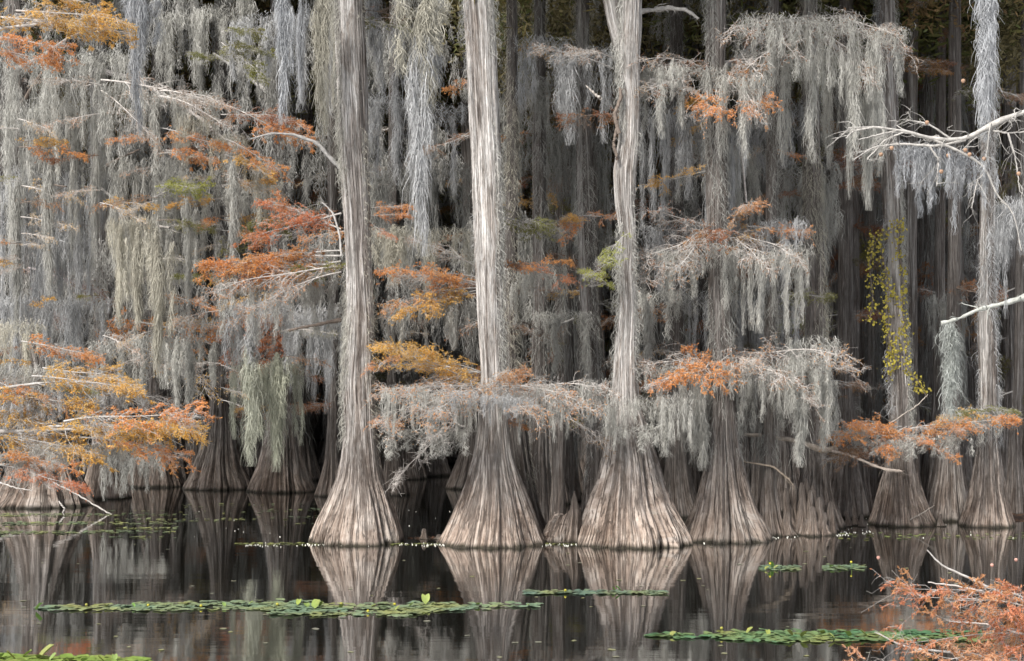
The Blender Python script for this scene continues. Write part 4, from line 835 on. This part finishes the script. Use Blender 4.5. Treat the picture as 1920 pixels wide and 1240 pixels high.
# round cones on it
def ball(px, py, Y, r):
    a = np.linspace(0, PI, 7); P = np.array([[0, 0, -r*math.cos(x)] for x in a])[None]; R = (r*np.sin(a)+.0005)[None]; v, q = tubes(P, R*(1+.06*np.sin(np.arange(7)*2)), 8)
    return v+np.array(W(px, py, Y)), q
for (a, b) in ((1652, 290), (1672, 278), (1810, 282), (1818, 290), (1845, 298), (1778, 292), (1765, 322), (1910, 326), (1806, 152), (1738, 230)):
    v, q = ball(a, b, 16.9, .024); link('cone', mesh_np('cone', v-np.array(R1.location), q, M_TWIG, smooth=True), R1, (.34, .22, .15))
for (px, py, w, l) in ((1710, 275, 70, 90), (1750, 285, 80, 130), (1785, 290, 70, 130), (1825, 300, 50, 90), (1890, 400, 30, 170), (1905, 380, 26, 120)):
    moss_at(px, py, 17.2, w, l, MOSS_D if px < 1850 else MOSS_B)
R2 = R1
limb(R2, [(1990, 540), (1920, 558), (1880, 570), (1835, 580), (1800, 597), (1765, 607)], 21.5, 5.5, 3, (.36, .37, .345), seed=71, twigs=6, tl=(.1, .35), wob=.25)
# bottom right: orange bough close to the camera
TRY = tree('TRY', 'young orange cypress just outside the bottom right corner, its feathery boughs reaching in', [(1507, 2290, 2430), (1420, 2330, 2395), (1200, 2335, 2385), (700, 2340, 2380)], Y=11, colour=(.2, .9, .9), seed=44, na=60, nz=90, top=16, crown=False)
R3 = TRY['root']
for j, p in enumerate(([(2360, 1290), (2200, 1230), (1995, 1158)], [(2360, 1330), (2200, 1310), (1995, 1270)], [(2360, 1260), (2150, 1215), (1995, 1200)])): limb(R3, p, 11, 6, 4, GREY_TWIG, seed=90+j, wob=.08)
limb(R3, [(2000, 1160), (1920, 1128), (1860, 1105), (1800, 1076), (1765, 1060), (1738, 1032)], 11, 3.6, 1.2, GREY_TWIG, seed=81, wob=.05)
limb(R3, [(1900, 1120), (1850, 1112), (1800, 1100), (1740, 1092)], 11, 3, 1, WHITE_TWIG, seed=82, wob=.05)
limb(R3, [(2000, 1270), (1900, 1238), (1800, 1225), (1700, 1215), (1640, 1185)], 11.2, 4, 1, GREY_TWIG, seed=83, wob=.05)
limb(R3, [(2000, 1200), (1920, 1190), (1850, 1170), (1780, 1165)], 10.8, 3, 1, WHITE_TWIG, seed=84, wob=.05)
for j, (a, b, c, d, col) in enumerate(((1990, 1150, 1700, 1035, (.54, .23, .13)), (1990, 1160, 1740, 1085, (.58, .30, .15)), (2000, 1200, 1690, 1160, (.54, .23, .13)), (2000, 1210, 1780, 1140, (.58, .30, .15)), (2000, 1250, 1650, 1185, (.58, .30, .15)), (2000, 1270, 1660, 1235, (.60, .33, .20)), (2010, 1180, 1850, 1120, (.58, .30, .15)), (1980, 1290, 1700, 1250, (.60, .33, .20)))):
    bough_at(R3, W(a, b, 11), W(c, d, 10.6+.12*(j % 5)), col, 'near', WHITE_TWIG if j % 2 else GREY_TWIG, name='twig', idx=j % 2)
for (a, b) in ((1905, 1050), (1860, 1060), (1786, 1132), (1790, 1138), (1880, 1204), (1888, 1212), (1905, 1170), (1647, 1046), (1862, 1192)):
    v, q = ball(a, b, 10.8, .013); link('cone', mesh_np('cone', v-np.array(R3.location), q, M_TWIG, smooth=True), R3, (.42, .24, .2))

# ------------------------------------------------------------------ lily mats
def pad_verts(g, c, r, tilt, up, fold=0):
    """a rounded leaf with a notch; returns verts, quads (as strips from the midrib)"""
    n = 7; t = np.linspace(.0, 1, n); w = r*np.sqrt(np.clip(1-(2*t-1)**2, 0, 1))*.8+.004; x = (2*t-1)*r; x[0] += r*.25
    a = g.random()*6.28; ca, sa = math.cos(a), math.sin(a); V = []
    for i in range(n):
        for s in (-1, 0, 1):
            px, py = x[i], s*w[i]; pz = fold*abs(s)*w[i]+.05*r*math.sin(i+s)
            V.append((px, py, pz))
    V = np.array(V); V[:, 2] += tilt*V[:, 0]*g.choice([-1, 1])
    R = np.stack([V[:, 0]*ca-V[:, 1]*sa, V[:, 0]*sa+V[:, 1]*ca, V[:, 2]-V[:, 2].min()+up], -1)+np.array([c[0], c[1], 0])
    q = [(i*3+s, i*3+s+1, i*3+4+s, i*3+3+s) for i in range(n-1) for s in (0, 1)]
    return R, q
def water_point(px, py):
    Y = depth(py); return W(px, py, Y)
def mat(label, xr, yr, n, rr, colour, seed, shape=None, flat=.6):
    g = np.random.default_rng(seed); b = Bag(); c = 0
    while c < n:
        px = g.uniform(*xr); py = g.uniform(*yr)
        if shape and not shape(px, py, g): continue
        w = water_point(px, py); w.x += 0
        b.add(pad_verts(g, w, g.uniform(*rr), .02 if g.random() < flat else g.uniform(.04, .16), .004+.008*g.random(), g.uniform(0, .1))); c += 1
    o = link('lily_mat', b.mesh('lily_mat', M_PAD), None, colour); tag(o, label, 'water lilies', 'mats of floating lily leaves', kind='stuff'); return o
GREEN = (.14, .205, .135); DGREEN = (.11, .17, .13)
def sh1(px, py, g):
    u = (px-70)/940; c = 1139+2*math.sin(px/90); h = 4+7*max(0, math.sin(u*PI))**.5*(1 if 250 < px < 850 else .7)+(5 if 500 < px < 780 else 0); return abs(py-c-(3 if 500 < px < 780 else 0)) < h*g.random()**.5 and (math.sin(px/17+py)+math.sin(px/41+1) > -.15 or g.random() < .25)
mat('long strip of green lily leaves across the dark water, left and centre', (68, 1012), (1125, 1158), 950, (.035, .085), GREEN, 1, sh1)
def sh2(px, py, g):
    c = 1193+.004*(px-1210); h = 3+9*min(1, (px-1205)/250); return abs(py-c) < h*g.random()**.6 and (math.sin(px/15+py)+math.sin(px/37) > -.7 or g.random() < .25)
mat('green lily leaf mat in front at right, under the orange bough', (1212, 1860), (1180, 1208), 650, (.035, .085), (.08, .17, .085), 2, sh2)
mat('thin floating lily leaves below the forked trunk', (985, 1250), (1107, 1117), 330, (.03, .07), DGREEN, 3, lambda x, y, g: abs(y-1112) < 4*g.random()**.5 and (math.sin(x/23+y) > -.8))
mat('small lily patch in front of the knees', (1395, 1650), (1058, 1072), 200, (.03, .07), GREEN, 4, lambda x, y, g: abs(y-1065) < 6*g.random()**.5 and (math.sin(x/19) > -.4))
mat('bright green lily clump at the bottom left corner', (-30, 270), (1226, 1250), 230, (.06, .12), (.16, .24, .05), 5, lambda x, y, g: y > 1231+max(0, x-60)*.03)
mat('scattered dull floating leaves in front of the leftmost butts', (-20, 330), (958, 1012), 700, (.03, .07), (.13, .17, .10), 6, lambda x, y, g: (math.sin(y/2.6+x/140)+math.sin(y/1.3) > .2) and g.random() < 1-x/420)
mat('sparse dim leaves on the dark water between left butts and main trunk', (330, 600), (945, 985), 90, (.03, .08), (.12, .15, .10), 7, lambda x, y, g: math.sin(y/2.2+x/90) > .1)
mat('few stray leaves floating behind the knees at right', (1570, 1930), (1000, 1012), 70, (.03, .07), (.12, .16, .06), 8)
# specks of foam and tiny flowers on the waterline: nobody could count them
g = np.random.default_rng(73); b = Bag()
for j in range(1500):
    if j < 1050: px = g.uniform(460, 1310); py = 1021+g.normal(0, 1.6)-(max(0, 600-px)*-.012)
    elif j < 1300: px = g.uniform(1300, 1640); py = lerp(1018, 998, (px-1300)/340)+g.normal(0, 2)
    else: px = g.uniform(350, 1900); py = g.uniform(945, 1010)
    if px > 1280 and j < 1050: continue
    if math.sin(px/13)+math.sin(px/31)+g.normal(0, 1.2) < .3: continue
    w = water_point(px, py); r = g.uniform(.004, .012)
    a = np.linspace(0, PI, 4); P = np.array([[0, 0, -r*math.cos(x)] for x in a])[None]; v, q = tubes(P, (r*np.sin(a)+.001)[None], 5); b.add((v+np.array([w.x, w.y, .006]), q))
o = link('floating_specks', b.mesh('floating_specks', M_TWIG), None, (.75, .75, .68)); tag(o, 'white specks of floating debris along the waterline of the main trunks', 'debris', kind='stuff')
def sh9(x, y, g): return abs(y-1020.5) < 2.2*g.random()
mat('olive scum and duckweed strip at the feet of the main trunks', (440, 1290), (1017, 1024), 420, (.02, .06), (.17, .19, .07), 9, sh9)
b = Bag()
for j in range(80):
    px = g.uniform(-20, 1900); py = g.uniform(1000, 1235); w = water_point(px, py)
    if j % 2: P, q = pad_verts(g, w, g.uniform(.02, .045), .02, .004)
    else:
        P, q = pad_verts(g, w, g.uniform(.03, .06), .02, .003); 
    b.add((P, q))
o = link('drifting_leaves', b.mesh('drifting_leaves', M_PAD), None, (.20, .20, .16)); tag(o, 'tiny fallen leaves scattered over the open dark water', 'debris', kind='stuff')

# standing leaves and yellow flowers that rise from the mats
leafm = []
for i in range(4):
    g2 = np.random.default_rng(600+i); v, q = pad_verts(g2, (0, 0), .11, .75 if i % 2 else .45, .0, .5); leafm.append(mesh_np('leaf', v, q, M_PAD, smooth=True))
def raised(px, py, s, matname, col=(.19, .26, .075)):
    o = link('lily_leaf', rnd.choice(leafm), None, tuple(c*rnd.uniform(.8, 1.2) for c in col)); p = water_point(px, py); o.location = (p.x, p.y, .01); s *= rnd.uniform(.3, .52); o.scale = (s, s, s*1.2); o.rotation_euler.z = rnd.uniform(0, 6)
    l = f'upright green lily leaf rising from {matname}'; tag(o, l, 'lily leaf', 'raised lily leaves'); PENDING.append((o, l, px, py))
for (a, b_, s) in ((74, 1146, 1.1), (200, 1140, .8), (250, 1140, .6), (470, 1136, .9), (560, 1136, 1.1), (575, 1140, 1.2), (592, 1142, 1.3), (600, 1140, 1.0), (640, 1144, .8), (700, 1140, .7), (745, 1146, .8), (798, 1134, 1.3), (812, 1136, .9), (895, 1137, .9), (770, 1140, .7), (990, 1138, .6), (350, 1138, .5), (420, 1139, .6)): raised(a, b_, s, 'the long lily strip')
for (a, b_, s) in ((1262, 1194, 1.0), (1272, 1194, .8), (1350, 1188, .7), (1405, 1190, 1.0), (1440, 1193, .9), (1480, 1196, 1.2), (1508, 1198, 1.2), (1540, 1192, 1.3), (1590, 1197, 1.1), (1620, 1195, .9), (1680, 1190, 1.0), (1720, 1200, .9), (1560, 1200, .8)): raised(a, b_, s, 'the mat under the orange bough')
for (a, b_, s) in ((20, 1240, 1.2), (50, 1236, 1.6), (70, 1238, 1.5), (86, 1236, 1.6), (100, 1241, 1.1), (130, 1243, 1.2), (215, 1241, 1.1), (190, 1246, 1.0), (0, 1240, 1.1), (240, 1246, .9), (160, 1244, 1.2)): raised(a, b_, s, 'the bottom left clump', (.22, .28, .08))
for (a, b_, s) in ((1445, 1066, 1.2), (1455, 1068, 1.1), (1438, 1069, .9), (1560, 1066, 1.0), (1150, 1110, .8), (1160, 1110, .9), (1575, 1067, .8)): raised(a, b_, s, 'the small patches by the knees')
def flower(px, py, hp, matname):
    p = water_point(px, py); p.z = 0; r = empty('pond_lily_flower', p); h = hp*p.y/F
    v, q = tubes(np.array([[0, 0, -.05], [.01, 0, h*.5], [.0, 0, h]])[None], np.full((1, 3), .006), 5); link('stalk', mesh_np('stalk', v, q, M_PAD), r, (.12, .18, .05))
    a = np.linspace(0, PI*.9, 6); v, q = tubes(np.array([[0, 0, h-.02*math.cos(x)] for x in a])[None], (.02*np.sin(a)+.001)[None], 8); link('bud', mesh_np('bud', v, q, M_PAD, smooth=True), r, (.45, .40, .05))
    l = f'round yellow pond lily bud standing above {matname}'; tag(r, l, 'flower', 'yellow pond lily buds'); PENDING.append((r, l, px, py))
for (a, b_, h) in ((162, 1140, 6), (278, 1140, 5), (377, 1141, 5), (520, 1138, 5), (640, 1138, 6), (740, 1139, 6), (690, 1150, 4)): flower(a, b_, h, 'the long lily strip')
for (a, b_, h) in ((1060, 1113, 6), (1444, 1069, 12), (1596, 1067, 13), (1353, 1190, 12), (1404, 1188, 8)): flower(a, b_, h, 'the right-hand lily patches')

finish_labels()

# ------------------------------------------------------------------ camera, sky, sun
cam = bpy.data.cameras.new('camera'); co = bpy.data.objects.new('camera', cam); C.objects.link(co)
co.location = (0, 0, H); co.rotation_euler = (PI/2, 0, 0); cam.sensor_width = 36; cam.lens = F/1920*36; cam.shift_y = (HZ-620)/1920; cam.clip_end = 800; cam.clip_start = .1
bpy.context.scene.camera = co
SUN_EL, SUN_AZ = math.radians(46), math.radians(214)      # azimuth measured clockwise from +Y: behind the camera, a little left
w = bpy.data.worlds.new('World'); bpy.context.scene.world = w; w.use_nodes = True; nt = w.node_tree
sky = nt.nodes.new('ShaderNodeTexSky'); sky.sky_type = 'NISHITA'; sky.sun_disc = False; sky.sun_elevation = SUN_EL; sky.sun_rotation = SUN_AZ
hs = nt.nodes.new('ShaderNodeHueSaturation'); hs.inputs['Saturation'].default_value = .25; nt.links.new(sky.outputs[0], hs.inputs['Color'])
bg = nt.nodes['Background']; nt.links.new(hs.outputs[0], bg.inputs[0]); bg.inputs[1].default_value = .12
sl = bpy.data.lights.new('sun', 'SUN'); sl.energy = 3.3; sl.angle = math.radians(14); sl.color = (1, .95, .88)
so = bpy.data.objects.new('sun', sl); C.objects.link(so)
d = Vector((math.sin(SUN_AZ)*math.cos(SUN_EL), math.cos(SUN_AZ)*math.cos(SUN_EL), math.sin(SUN_EL))); so.rotation_euler = d.to_track_quat('Z', 'Y').to_euler()
sc = bpy.context.scene; sc.view_settings.view_transform = 'Standard'; sc.view_settings.look = 'None'; sc.view_settings.gamma = 1; sc.view_settings.exposure = .98
sc.cycles.max_bounces = 6; sc.cycles.diffuse_bounces = 3; sc.cycles.glossy_bounces = 3; sc.cycles.transmission_bounces = 3
